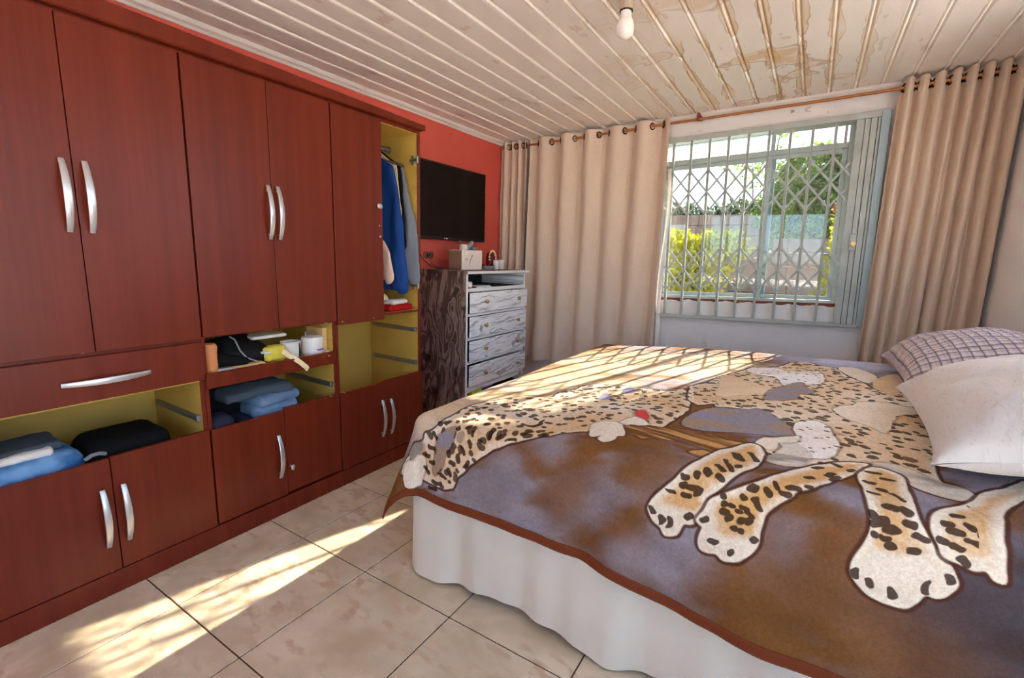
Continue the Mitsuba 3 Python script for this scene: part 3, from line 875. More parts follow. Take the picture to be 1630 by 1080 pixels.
# socket and cables on the red wall
tag('wall_socket', 'brown power socket on the red wall under the television', 'socket')
put('wall_socket__plate', bx(XL, XL + .016, 3.045, 3.155, 1.375, 1.428, .004), 'm_wood_socket')
put('wall_socket__insert', cat_(*[bx(XL + .014, XL + .021, 3.06 + .03 * k, 3.08 + .03 * k, 1.388, 1.415, .002) for k in range(3)]), 'm_black_plastic')


def cable(key, pts, r, mt, label):
    pts = np.array(pts, float)
    from scipy.interpolate import make_interp_spline
    sp = make_interp_spline(np.linspace(0, 1, len(pts)), pts, k=min(3, len(pts) - 1))
    put(key, tube(sp(np.linspace(0, 1, 50)), r, 8), mt, True, label=label, cat='cable')


cable('cable', [[-2.785, 2.97, 1.43], [-2.76, 2.98, 1.39], [-2.74, 3.02, 1.34], [-2.71, 3.10, 1.30], [-2.68, 3.16, 1.296]], .004, 'm_black_plastic', 'black cable curving down from behind the wardrobe onto the dresser')
cable('cable_001', [[-2.778, 3.09, 1.395], [-2.765, 3.10, 1.36], [-2.76, 3.12, 1.32], [-2.70, 3.16, 1.299], [-2.63, 3.22, 1.296]], .003, 'm_brown', 'thin brown cable from the wall socket down to the dresser top')

# ------------------------------------------------------------------ dresser
D = 'dresser'
tag(D, 'dresser with white washed drawer fronts and a dark brushed side', 'dresser')
dx0, dx1, dy0, dy1 = -2.715, -2.232, 2.905, 3.79


def dp(name, mesh, mt, smooth=False, label=None):
    return put(D + '__' + num2(D, name), mesh, mt, smooth, label=label)


dp('side_panel', bx(dx0, dx1 - .004, dy0, dy0 + .020, .0, 1.268, .001), 'm_dark_wash', label='dark brown brushed side panel')
dp('front_edge', bx(dx1 - .004, dx1, dy0, dy0 + .022, .0, 1.268, .001), 'm_white_edge', label='white front edge')
dp('side_panel', bx(dx0, dx1, dy1 - .020, dy1, .0, 1.268, .001), 'm_white_edge')
dp('back_panel', bx(dx0, dx0 + .006, dy0 + .02, dy1 - .02, .2, 1.268), 'm_dark_inside')
tk = dp('top', bx(dx0 - .01, dx1 + .014, dy0 - .006, dy1 + .045, 1.268, 1.290, .002), 'm_dark_wash')
put(D + '__top_edge', bx(dx1 + .0142, dx1 + .018, dy0 - .006, dy1 + .045, 1.268, 1.290, .001), 'm_white_edge', label='white front edge')
dp('shelf', bx(dx0, dx1 - .004, dy0 + .02, dy1 - .02, 1.135, 1.157, .001), 'm_dark_inside')
dp('rail', bx(dx1 - .006, dx1, dy0 + .02, dy1 - .02, 1.128, 1.158, .001), 'm_white_edge')
dp('inner_side', bx(dx0, dx1 - .01, dy1 - .024, dy1 - .0205, 1.157, 1.266), 'm_paint_wood')
for k, (z0, z1) in enumerate(((.962, 1.122), (.770, .932), (.578, .738), (.372, .540))):
    o = (.012, .004, .008, .014)[k]
    dk = dp('drawer', bx(dx1 + .002, dx1 + .016 + o * .4, dy0 + .036, dy1 + .006, z0, z1, .003), 'm_paint_wood', label='white washed drawer front')
    for j, (y, zz) in enumerate(((3.135, z0 + .085), (3.635, z0 + .080))):
        m = lathe([(0, 0), (.009, 0), (.008, .008), (.015, .014), (.017, .020), (.013, .026), (0, .028)], 20)
        m.apply_transform(trimesh.transformations.rotation_matrix(math.pi / 2, (0, 1, 0)))
        m.apply_translation((dx1 + .016 + o * .4, y, zz))
        put(dk + '__knob' + ('' if j == 0 else '_001'), m, 'm_brass', True, label='brass knob')
    dp('rail', bx(dx1 - .03, dx1, dy0 + .022, dy1 - .02, z0 - .026, z0 - .006, .001), 'm_white_edge')
dp('back_rail', bx(dx1 - .03, dx1 - .004, dy0 + .022, dy1 - .02, .316, .346, .001), 'm_paint_wood')
dp('bottom_board', bx(dx0, dx1 - .02, dy0 + .02, dy1 - .02, .245, .262), 'm_dark_inside')
obj('yellow_folder', bx(-2.44, -2.25, 3.02, 3.16, .262, .318, .004), 'm_lime', False, 'lime yellow folder in the gap under the lowest drawer', 'folder')
obj('navy_cloth', softbox(-2.33, 3.25, .292, .16, .15, .058, .02, .006, 14, 41), 'm_navy', True, 'navy cloth beside the yellow folder under the lowest drawer', 'cloth')
# in the dresser's open compartment
obj('crumpled_paper', softbox(-2.27, 2.975, 1.183, .06, .06, .055, .02, .010, 30, 42), 'm_white_cloth', True, 'crumpled white wad at the left of the open compartment', 'paper')
obj('brown_wallet', bx(-2.33, -2.25, 2.94, 3.05, 1.1575, 1.1685, .003), 'm_brown', False, 'brown wallet at the front of the open compartment', 'wallet')
obj('papers', cat_(*[bx(-2.37 + .004 * k, -2.245 - .003 * k, 3.06 + .006 * k, 3.27 - .005 * k, 1.1578 + .003 * k, 1.1602 + .003 * k) for k in range(4)]), 'm_white_edge', False, 'thin pile of white papers in the open compartment', 'papers')

# on top of the dresser (z 1.29)
DZ = 1.2905
tag('white_box', 'white square box with a gold sprig print on the dresser', 'box')
put('white_box__body', bx(-2.60, -2.462, 3.135, 3.415, DZ, DZ + .158, .003), 'm_box_side', label='tan cardboard sides')
put('white_box__front', bx(-2.4625, -2.4585, 3.133, 3.417, DZ, DZ + .160, .001), 'm_box_white', label='white front face')
put('white_box__lid', bx(-2.60, -2.4585, 3.133, 3.417, DZ + .1582, DZ + .1622, .001), 'm_box_white')
spr = [tube([[-2.4578, 3.235, DZ + .035], [-2.4578, 3.245, DZ + .07], [-2.4578, 3.262, DZ + .10], [-2.4578, 3.275, DZ + .125]], .0028, 6), tube([[-2.4578, 3.18, DZ + .075], [-2.4578, 3.20, DZ + .088], [-2.4578, 3.215, DZ + .092]], .0022, 6)]
for y, z in ((3.245, .085), (3.268, .095), (3.28, .112), (3.184, .09), (3.205, .08)):
    s = trimesh.creation.icosphere(1, .006)
    s.apply_scale((.2, 1, 1))
    s.apply_translation((-2.4578, y, DZ + z))
    spr.append(s)
put('white_box__print', cat_(*spr), 'm_gold_print', label='gold sprig print')
obj('tape_roll', lathe([(.012, 0), (.034, 0), (.034, .045), (.012, .045), (.012, 0)], 32, (-2.53, 3.245, DZ + .1625)), 'm_offwhite', 40, 'pale round roll lying on the white box', 'roll')
tag('plastic_device', 'grey plastic device lying on the white box behind the roll', 'device')
put('plastic_device__body', chain([[((-2.52, 3.29, DZ + .185), .022), ((-2.53, 3.36, DZ + .225), .018)]], step=.01), 'm_grey_plastic', True)
put('plastic_device__head', bx(-2.56, -2.50, 3.355, 3.40, DZ + .163, DZ + .19, .004), 'm_grey_cloth')
tag('glasses_case', 'small grey case with a dark lid on the dresser right of the white box', 'case')
put('glasses_case__body', bx(-2.50, -2.44, 3.475, 3.575, DZ, DZ + .030, .005), 'm_grey_plastic')
put('glasses_case__lid', bx(-2.52, -2.50, 3.44, 3.53, DZ, DZ + .040, .004), 'm_black_plastic')
fg = chain([[((-2.56, 3.685, DZ + .03), .035), ((-2.56, 3.69, DZ + .10), .042)], [((-2.56, 3.69, DZ + .10), .042), ((-2.56, 3.69, DZ + .125), .034)]], step=.012, amp=.006)
v = fg.vertices
v[:, 2] = np.maximum(v[:, 2], DZ)
tag('ornament', 'dark red ornament edged with cream beads on the dresser by the curtain', 'ornament')
put('ornament__cloth', fg, 'm_dark_red', True)
for k in range(9):
    a = math.radians(-25 + 27 * k)
    s = trimesh.creation.icosphere(2, .0105)
    s.apply_translation((-2.535, 3.69 - .052 * math.cos(a) * 1.0, DZ + .108 + .056 * math.sin(a)))
    put('ornament__bead' + (f'_{k:03d}' if k else ''), s, 'm_cream', True, label='cream bead' if k == 0 else None)
obj('white_cup', lathe([(0, 0), (.026, 0), (.030, .08), (.028, .08), (.024, .004), (0, .004)], 30, (-2.475, 3.665, DZ)), 'm_ceramic', 50, 'plain white cup in front of the red ornament', 'cup')
wp_ = lathe([(0, 0), (.024, 0), (.032, .085), (.030, .085), (.022, .004), (0, .004)], 12, (-2.475, 3.745, DZ))
obj('white_cup_001', wp_, 'm_ceramic', 20, 'faceted white cup, nearest the curtain on the dresser', 'cup')

# ------------------------------------------------------------------ ceiling lamp
LX, LY = -.868, 2.31
LZ = zc(LX)
tag('ceiling_lamp', 'bare white bulb in a plain socket on the plank ceiling', 'lamp')
put('ceiling_lamp__socket', lathe([(0, 0), (.036, 0), (.036, -.006), (.033, -.008), (.031, -.03), (.029, -.052), (0, -.052)], 32, (LX, LY, LZ)), 'm_socket_lamp', 40)
put('ceiling_lamp__ring', lathe([(0, -.052), (.030, -.052), (.030, -.057), (0, -.057)], 32, (LX, LY, LZ)), 'm_black_plastic', 40)
put('ceiling_lamp__bulb', lathe([(0, -.057), (.024, -.057), (.026, -.085), (.028, -.086), (.034, -.098), (.040, -.115), (.0415, -.130), (.038, -.148), (.028, -.163), (.014, -.171), (0, -.173)], 36, (LX, LY, LZ)), 'm_bulb', 40, label='white opal bulb')

# ------------------------------------------------------------------ bed
BXF, BYN, BYF = -1.338, 1.495, 3.60           # edges of the flat top: foot, near side, far side
RB = .07


def ztop(x, y):
    sm = lambda a, b, t: np.clip((t - a) / (b - a), 0, 1) ** 2 * (3 - 2 * np.clip((t - a) / (b - a), 0, 1))
    return .736 + .068 * sm(-1.36, -.30, x) + .030 * sm(-.4, .5, x) + .016 * (meshkit.fbm(np.stack([x * 2.2, y * 2.2, x * 0], -1), 3, 4) - .5)


def drape(u, v):
    """cloth point (u along the bed, v across it) -> room"""
    u, v = np.asarray(u, float), np.asarray(v, float)
    du, dvn, dvf = np.maximum(BXF - u, 0), np.maximum(BYN - v, 0), np.maximum(v - BYF, 0)
    dv = dvn + dvf
    s = (du ** 2.2 + dv ** 2.2 + 1e-12) ** (1 / 2.2)
    s = np.where((du < 1e-6) & (dv < 1e-6), 0, s)
    th = np.arctan2(dv, du + 1e-9)
    corner = np.sin(2 * th) * (du > 1e-6) * (dv > 1e-6)
    fold = meshkit.fbm(np.stack([u * 2.3, v * .8 + 3, u * 0], -1), 3, 9) - .5
    fl = np.radians(4.0) + np.radians(13) * corner + np.radians(9) * fold
    arc = np.pi / 2 * RB
    a = np.minimum(s, arc) / RB
    e = np.maximum(s - arc, 0)
    h = RB * np.sin(a) + e * np.sin(fl)
    d = RB * (1 - np.cos(a)) + e * np.cos(fl)
    ub, vb = np.maximum(u, BXF), np.clip(v, BYN, BYF)
    wave = .010 * np.sin(u * 11 + 2 * fold * 6) * np.clip(e / .3, 0, 1) * (dvn > 0)
    x = ub - h * np.cos(th) * (s > 0)
    y = vb + np.where(dvf > 0, 1, -1) * (h * np.sin(th) * (s > 0)) - wave
    bump = .010 * (meshkit.fbm(np.stack([u * 5, v * 5, u * 0], -1), 3, 14) - .5)
    return np.stack([x, y, ztop(ub, vb) - d + bump], -1)


def v_near(u):
    t = np.clip((u + 1.2) / 1.4, 0, 1)
    return BYN - (.395 + .150 * t * t * (3 - 2 * t))


U0, U1, V1 = BXF - .40, .955, BYF + .40
HEM = .034


def blanket_sheet(a, b):                        # a: u, b: 0 at the near hem .. 1 at the far one, inside the border
    lo_ = v_near(a) + HEM
    return a, lo_ + b * (V1 - HEM - lo_)


def f_sheet(A, B):
    u, v = blanket_sheet(A, B)
    return drape(u, v)


us = np.concatenate([np.linspace(U0 + HEM, BXF + .02, 34), np.linspace(BXF + .05, U1, 84)])
bs = np.concatenate([np.linspace(0, .22, 40), np.linspace(.235, .80, 56), np.linspace(.815, 1, 16)])
m, ab = grid(f_sheet, us, bs)
uu, vv = blanket_sheet(ab[:, 0], ab[:, 1])
tag('blanket', 'plush blanket printed with spotted cheetahs, brown bound edge, spread over the bed', 'blanket')
BLANKET_MESH, BLANKET_UV = m, np.stack([uu, vv], 1)

# >>> PRINT
# the blanket's printed picture, laid out on the flat cloth in metres (u along the bed, v across it): outlines, brush strokes, soft colour fields
PRINT_POLYS = [
    (2, 'log', [-0.539, 1.683, -0.468, 1.730, -0.403, 1.748, -0.337, 1.752, -0.273, 1.757, -0.288, 1.743, -0.239, 1.748, -0.186, 1.722, -0.104, 1.722, -0.066, 1.693, -0.106, 1.594, -0.170, 1.614, -0.195, 1.581, -0.224, 1.526, -0.275, 1.550, -0.236, 1.591, -0.274, 1.604, -0.338, 1.616, -0.412, 1.593, -0.434, 1.570, -0.468, 1.594, -0.501, 1.612]),
    (0, 'cheetah', [-1.503, 1.214, -1.502, 1.265, -1.438, 1.289, -1.406, 1.324, -1.320, 1.345, -1.301, 1.382, -1.257, 1.415, -1.218, 1.482, -1.238, 1.590, -1.235, 1.722, -1.182, 1.833, -1.091, 1.935, -0.998, 1.961, -0.998, 2.060, -0.951, 2.184, -0.956, 2.228, -0.907, 2.296, -0.786, 2.314, -0.684, 2.301, -0.589, 2.292, -0.505, 2.293, -0.483, 2.370, -0.440, 2.314, -0.408, 2.202, -0.380, 2.065, -0.371, 1.969, -0.385, 1.871, -0.400, 1.816, -0.409, 1.743, -0.452, 1.735, -0.494, 1.698, -0.539, 1.683, -0.572, 1.704, -0.634, 1.678, -0.624, 1.562, -0.646, 1.555, -0.699, 1.531, -0.735, 1.483, -0.775, 1.464, -0.850, 1.432, -0.922, 1.405, -0.987, 1.357, -1.041, 1.320, -1.082, 1.276, -1.116, 1.239, -1.179, 1.174]),
    (3, 'gap', [-1.226, 1.388, -1.166, 1.429, -1.147, 1.423, -1.157, 1.377, -1.187, 1.317, -1.205, 1.263, -1.236, 1.223, -1.248, 1.252, -1.242, 1.285, -1.238, 1.330]),
    (1, 'hindpaw', [-1.491, 1.210, -1.471, 1.262, -1.396, 1.261, -1.317, 1.287, -1.294, 1.266, -1.300, 1.211, -1.324, 1.150, -1.384, 1.135, -1.460, 1.147]),
    (6, 'pad', [-1.438, 1.289, -1.406, 1.324, -1.320, 1.342, -1.322, 1.299, -1.381, 1.263]),
    (0, 'body', [-0.409, 2.184, -0.440, 2.330, -0.451, 2.451, -0.393, 2.546, -0.368, 2.729, -0.330, 2.815, -0.276, 2.960, -0.228, 3.105, -0.155, 3.122, -0.089, 3.244, -0.051, 3.361, 0.033, 3.427, 0.095, 3.342, 0.181, 3.292, 0.217, 3.097, 0.279, 2.962, 0.330, 2.798, 0.423, 2.823, 0.430, 2.589, 0.441, 2.422, 0.441, 2.217, 0.390, 1.883, 0.369, 1.704, 0.399, 1.686, 0.440, 1.644, 0.564, 1.806, 0.544, 1.729, 0.482, 1.669, 0.429, 1.623, 0.401, 1.582, 0.352, 1.577, 0.304, 1.601, 0.284, 1.652, 0.236, 1.675, 0.180, 1.632, 0.141, 1.701, 0.089, 1.661, 0.050, 1.602, 0.006, 1.584, -0.056, 1.604, -0.068, 1.669, -0.064, 1.823, 0.022, 1.914, 0.007, 1.989, -0.010, 2.005, -0.046, 2.067, -0.087, 2.145, -0.127, 2.185, -0.161, 2.151, -0.238, 2.149, -0.282, 2.128, -0.305, 2.164, -0.354, 2.116, -0.402, 2.168]),
    (3, 'pond', [-0.360, 1.842, -0.354, 1.920, -0.335, 2.017, -0.291, 2.105, -0.236, 2.135, -0.161, 2.151, -0.127, 2.185, -0.087, 2.145, -0.046, 2.067, -0.010, 2.005, 0.007, 1.989, 0.018, 1.912, -0.035, 1.869, -0.065, 1.847, -0.128, 1.830, -0.222, 1.793, -0.271, 1.777, -0.334, 1.792]),
    (7, 'chest', [0.006, 2.014, 0.021, 2.072, 0.070, 2.115, 0.111, 2.068, 0.132, 1.948, 0.139, 1.832, 0.110, 1.718, 0.030, 1.691, -0.032, 1.800, 0.026, 1.870, 0.015, 1.922]),
    (7, 'ruff', [-0.260, 3.001, -0.206, 3.093, -0.104, 3.131, -0.051, 3.065, 0.094, 3.162, 0.113, 2.874, 0.048, 2.768, 0.017, 2.801, -0.058, 2.685, -0.099, 2.863, -0.215, 2.914]),
    (4, 'tan', [-0.331, 2.491, -0.356, 2.750, -0.319, 2.807, -0.245, 2.730, -0.166, 2.639, -0.096, 2.583, -0.124, 2.436, -0.187, 2.397, -0.281, 2.308, -0.322, 2.346]),
    (3, 'patch', [-0.113, 2.348, -0.112, 2.505, -0.092, 2.586, -0.017, 2.755, 0.013, 2.798, 0.045, 2.675, 0.074, 2.654, 0.042, 2.534, 0.010, 2.533, 0.008, 2.432, -0.025, 2.399]),
    (1, 'fur', [0.140, 2.318, 0.157, 2.399, 0.216, 2.460, 0.239, 2.524, 0.318, 2.568, 0.360, 2.569, 0.422, 2.522, 0.426, 2.432, 0.359, 2.371, 0.328, 2.274, 0.288, 2.087, 0.247, 2.150, 0.176, 2.211]),
    (6, 'ball', [-0.057, 1.626, -0.027, 1.705, -0.003, 1.816, 0.027, 1.792, 0.059, 1.699, 0.050, 1.632, 0.006, 1.578, -0.055, 1.594]),
    (1, 'cloud', [0.189, 3.316, 0.267, 3.356, 0.333, 3.236, 0.357, 3.104, 0.325, 2.990, 0.290, 2.969, 0.229, 3.103]),
    (4, 'tan2', [0.322, 2.959, 0.357, 3.104, 0.442, 3.265, 0.459, 3.170, 0.433, 2.860, 0.331, 2.813]),
    (1, 'ears', [-0.100, 1.744, -0.079, 1.811, -0.058, 1.827, 0.022, 1.903, 0.029, 1.871, 0.018, 1.826, -0.034, 1.787, -0.031, 1.725, -0.055, 1.700, -0.073, 1.710]),
    (8, 'legA', [-0.068, 1.669, -0.064, 1.579, -0.100, 1.492, -0.138, 1.434, -0.172, 1.388, -0.191, 1.366, -0.179, 1.354, -0.205, 1.299, -0.224, 1.272, -0.246, 1.264, -0.261, 1.227, -0.294, 1.217, -0.311, 1.241, -0.340, 1.253, -0.356, 1.285, -0.349, 1.311, -0.323, 1.356, -0.278, 1.422, -0.234, 1.493, -0.199, 1.594, -0.157, 1.668, -0.118, 1.728, -0.083, 1.724]),
    (8, 'legB', [0.204, 1.726, 0.141, 1.701, 0.089, 1.649, 0.038, 1.584, -0.016, 1.509, -0.068, 1.453, -0.115, 1.418, -0.159, 1.388, -0.184, 1.365, -0.197, 1.326, -0.212, 1.297, -0.203, 1.284, -0.195, 1.279, -0.202, 1.244, -0.195, 1.215, -0.166, 1.208, -0.145, 1.212, -0.123, 1.197, -0.091, 1.208, -0.055, 1.238, -0.038, 1.277, -0.036, 1.315, -0.032, 1.361, -0.006, 1.407, 0.024, 1.432, 0.031, 1.444, 0.065, 1.469, 0.105, 1.515, 0.148, 1.584, 0.180, 1.632, 0.201, 1.683]),
    (10, 'pawA', [-0.356, 1.285, -0.342, 1.313, -0.313, 1.330, -0.230, 1.331, -0.207, 1.322, -0.224, 1.272, -0.246, 1.264, -0.261, 1.227, -0.294, 1.217, -0.311, 1.241, -0.340, 1.253]),
    (10, 'pawB', [-0.209, 1.306, -0.197, 1.326, -0.157, 1.377, -0.143, 1.313, -0.133, 1.286, -0.075, 1.297, -0.036, 1.292, -0.055, 1.238, -0.091, 1.208, -0.123, 1.197, -0.145, 1.212, -0.166, 1.208, -0.195, 1.215, -0.202, 1.244, -0.195, 1.279]),
    (6, 'belly', [0.217, 1.735, 0.269, 1.769, 0.323, 1.732, 0.361, 1.692, 0.411, 1.682, 0.429, 1.623, 0.401, 1.582, 0.352, 1.577, 0.304, 1.601, 0.283, 1.642, 0.277, 1.684, 0.239, 1.713]),
    (8, 'legC', [0.179, 1.622, 0.182, 1.537, 0.189, 1.463, 0.195, 1.424, 0.194, 1.384, 0.180, 1.332, 0.171, 1.295, 0.178, 1.257, 0.197, 1.230, 0.232, 1.215, 0.253, 1.209, 0.288, 1.209, 0.310, 1.227, 0.325, 1.256, 0.343, 1.257, 0.364, 1.272, 0.375, 1.299, 0.367, 1.335, 0.348, 1.360, 0.324, 1.385, 0.305, 1.416, 0.287, 1.462, 0.284, 1.564, 0.284, 1.652, 0.277, 1.684, 0.239, 1.707, 0.207, 1.686]),
    (10, 'pawC', [0.180, 1.332, 0.198, 1.372, 0.235, 1.357, 0.292, 1.368, 0.333, 1.368, 0.348, 1.360, 0.367, 1.335, 0.375, 1.299, 0.364, 1.272, 0.343, 1.257, 0.325, 1.256, 0.310, 1.227, 0.288, 1.209, 0.253, 1.209, 0.232, 1.215, 0.197, 1.230, 0.178, 1.257, 0.171, 1.295]),
    (8, 'legD', [0.576, 1.833, 0.515, 1.747, 0.440, 1.653, 0.398, 1.564, 0.349, 1.506, 0.320, 1.465, 0.312, 1.435, 0.317, 1.413, 0.331, 1.387, 0.343, 1.365, 0.371, 1.356, 0.398, 1.347, 0.414, 1.357, 0.429, 1.340, 0.449, 1.338, 0.448, 1.367, 0.446, 1.396, 0.442, 1.423, 0.440, 1.451, 0.452, 1.514, 0.490, 1.608, 0.548, 1.705]),
    (10, 'pawD', [0.312, 1.435, 0.320, 1.465, 0.353, 1.501, 0.333, 1.406, 0.366, 1.392, 0.420, 1.405, 0.446, 1.396, 0.448, 1.367, 0.449, 1.338, 0.429, 1.340, 0.414, 1.357, 0.398, 1.347, 0.371, 1.356, 0.343, 1.365]),
    (1, 'foot', [-0.624, 1.562, -0.611, 1.523, -0.588, 1.511, -0.575, 1.538, -0.567, 1.501, -0.547, 1.485, -0.527, 1.494, -0.514, 1.531, -0.517, 1.559, -0.497, 1.570, -0.503, 1.599, -0.542, 1.681, -0.569, 1.705, -0.618, 1.696, -0.634, 1.678, -0.648, 1.638]),
    (1, 'brow', [-0.561, 1.724, -0.542, 1.791, -0.514, 1.810, -0.457, 1.738, -0.498, 1.709, -0.548, 1.697]),
    (5, 'red', [-0.556, 1.869, -0.540, 1.918, -0.506, 1.884, -0.480, 1.806, -0.505, 1.803, -0.540, 1.820]),
    (9, 'blue', [-0.780, 2.022, -0.790, 2.141, -0.730, 2.081, -0.744, 2.021]),
    (9, 'blue2', [-0.734, 2.222, -0.727, 2.287, -0.687, 2.280, -0.671, 2.188, -0.714, 2.179]),
]
PRINT_STROKES = [0.211, 1.659, 0.226, 1.661, 0.0095, 0.196, 1.585, 0.208, 1.580, 0.0095, 0.237, 1.628, 0.251, 1.623, 0.0095, 0.196, 1.511, 0.208, 1.507, 0.0095, 0.252, 1.530, 0.267, 1.500, 0.0095, 0.223, 1.461, 0.239, 1.457, 0.0095, 0.259, 1.459, 0.268, 1.451, 0.0095, 0.198, 1.436, 0.202, 1.427, 0.0095, 0.217, 1.423, 0.224, 1.423, 0.0095, 0.202, 1.405, 0.216, 1.415, 0.0095, 0.265, 1.426, 0.279, 1.425, 0.0095, 0.233, 1.408, 0.251, 1.406, 0.0095, 0.208, 1.382, 0.214, 1.382, 0.0095, 0.231, 1.385, 0.238, 1.385, 0.0095, 0.288, 1.400, 0.301, 1.392, 0.0095, 0.245, 1.366, 0.250, 1.367, 0.0095, 0.284, 1.361, 0.287, 1.360, 0.0095, 0.226, 1.545, 0.235, 1.545, 0.0095, -0.150, 1.388, -0.147, 1.389, 0.0095, -0.095, 1.407, -0.086, 1.402, 0.0095, -0.079, 1.433, -0.068, 1.431, 0.0095, -0.044, 1.430, -0.034, 1.423, 0.0095, -0.062, 1.406, -0.046, 1.384, 0.0095, -0.001, 1.435, 0.012, 1.433, 0.0095, 0.021, 1.459, 0.034, 1.454, 0.0095, 0.044, 1.521, 0.065, 1.528, 0.0095, 0.054, 1.470, 0.060, 1.469, 0.0095, 0.078, 1.610, 0.092, 1.626, 0.0095, 0.102, 1.561, 0.116, 1.588, 0.0095, 0.124, 1.677, 0.136, 1.660, 0.0095, 0.109, 1.539, 0.131, 1.571, 0.0095, -0.144, 1.369, -0.141, 1.370, 0.0095, -0.121, 1.369, -0.118, 1.370, 0.0095, -0.094, 1.372, -0.082, 1.370, 0.0095, -0.142, 1.346, -0.134, 1.343, 0.0095, -0.106, 1.355, -0.103, 1.356, 0.0095, -0.081, 1.357, -0.075, 1.350, 0.0095, -0.126, 1.330, -0.123, 1.331, 0.0095, -0.097, 1.331, -0.092, 1.330, 0.0095, -0.080, 1.333, -0.078, 1.333, 0.0095, -0.103, 1.307, -0.101, 1.308, 0.0095, -0.087, 1.305, -0.084, 1.306, 0.0095, -0.018, 1.460, -0.012, 1.450, 0.0095, 0.158, 1.639, 0.170, 1.653, 0.0095, -0.300, 1.362, -0.282, 1.365, 0.0095, -0.266, 1.416, -0.250, 1.417, 0.0095, -0.240, 1.395, -0.219, 1.395, 0.0095, -0.215, 1.389, -0.218, 1.375, 0.0095, -0.252, 1.364, -0.237, 1.366, 0.0095, -0.228, 1.436, -0.222, 1.429, 0.0095, -0.209, 1.454, -0.197, 1.445, 0.0095, -0.180, 1.487, -0.166, 1.465, 0.0095, -0.173, 1.442, -0.165, 1.430, 0.0095, -0.160, 1.545, -0.140, 1.477, 0.0095, -0.141, 1.614, -0.126, 1.560, 0.0095, -0.099, 1.636, -0.083, 1.581, 0.0095, -0.128, 1.513, -0.123, 1.509, 0.0095, -0.257, 1.392, -0.250, 1.397, 0.0095, 0.331, 1.405, 0.344, 1.404, 0.0084, 0.353, 1.434, 0.369, 1.432, 0.0084, 0.380, 1.454, 0.392, 1.449, 0.0084, 0.356, 1.399, 0.368, 1.394, 0.0084, 0.380, 1.418, 0.396, 1.415, 0.0084, 0.405, 1.437, 0.414, 1.432, 0.0084, 0.336, 1.447, 0.352, 1.448, 0.0084, 0.409, 1.471, 0.420, 1.466, 0.0084, 0.411, 1.524, 0.428, 1.526, 0.0084, 0.456, 1.600, 0.472, 1.599, 0.0084, 0.419, 1.448, 0.434, 1.445, 0.0084, 0.357, 1.478, 0.373, 1.478, 0.0084, 0.491, 1.673, 0.508, 1.673, 0.0084, 0.402, 1.550, 0.412, 1.552, 0.0084, 0.184, 1.276, 0.186, 1.263, 0.009, 0.212, 1.260, 0.215, 1.246, 0.009, 0.258, 1.251, 0.262, 1.232, 0.009, 0.322, 1.288, 0.328, 1.268, 0.009, 0.356, 1.318, 0.359, 1.305, 0.009, -0.349, 1.296, -0.345, 1.279, 0.009, -0.324, 1.263, -0.314, 1.254, 0.009, -0.294, 1.267, -0.290, 1.253, 0.009, -0.241, 1.289, -0.227, 1.305, 0.009, -0.198, 1.299, -0.184, 1.308, 0.009, -0.165, 1.246, -0.154, 1.244, 0.009, -0.117, 1.223, -0.108, 1.231, 0.009, -0.056, 1.284, -0.050, 1.291, 0.009, 0.373, 1.368, 0.380, 1.362, 0.009, 0.432, 1.356, 0.438, 1.354, 0.009, -1.175, 1.329, -1.168, 1.320, 0.0095, -1.156, 1.294, -1.133, 1.292, 0.0095, -1.162, 1.262, -1.145, 1.243, 0.0095, -1.205, 1.234, -1.174, 1.224, 0.0095, -1.248, 1.193, -1.205, 1.189, 0.0095, -1.266, 1.159, -1.225, 1.162, 0.0095, -1.293, 1.291, -1.277, 1.290, 0.0095, -1.279, 1.329, -1.251, 1.328, 0.0095, -1.252, 1.394, -1.234, 1.383, 0.0095, -1.243, 1.439, -1.234, 1.428, 0.0095, -1.221, 1.445, -1.209, 1.444, 0.0095, -1.298, 1.235, -1.277, 1.221, 0.0095, -1.264, 1.272, -1.245, 1.273, 0.0095, -1.070, 1.396, -1.063, 1.375, 0.0095, -1.104, 1.364, -1.093, 1.340, 0.0095, -1.060, 1.432, -1.059, 1.423, 0.0095, -0.991, 1.461, -0.982, 1.424, 0.0095, -1.021, 1.409, -1.015, 1.406, 0.0095, -0.942, 1.435, -0.923, 1.448, 0.0095, -0.850, 1.469, -0.830, 1.484, 0.0095, -0.880, 1.553, -0.849, 1.541, 0.0095, -0.849, 1.562, -0.852, 1.631, 0.0095, -0.898, 1.432, -0.872, 1.438, 0.0095, -1.122, 1.326, -1.110, 1.311, 0.0095, -1.081, 1.291, -1.072, 1.311, 0.0095, -1.143, 1.440, -1.138, 1.436, 0.0095, -1.103, 1.447, -1.091, 1.455, 0.0095, -1.157, 1.588, -1.154, 1.587, 0.0095, -1.194, 1.592, -1.185, 1.613, 0.0095, -1.174, 1.669, -1.168, 1.673, 0.0095, -1.136, 1.812, -1.134, 1.814, 0.0095, -1.162, 1.737, -1.160, 1.738, 0.0095, -1.033, 1.693, -1.027, 1.701, 0.0095, -1.121, 1.520, -1.119, 1.521, 0.0095, -1.132, 1.492, -1.129, 1.494, 0.0095, -1.032, 1.491, -1.029, 1.491, 0.0095, -1.048, 1.557, -1.045, 1.558, 0.0095, -0.785, 1.466, -0.766, 1.474, 0.0095]
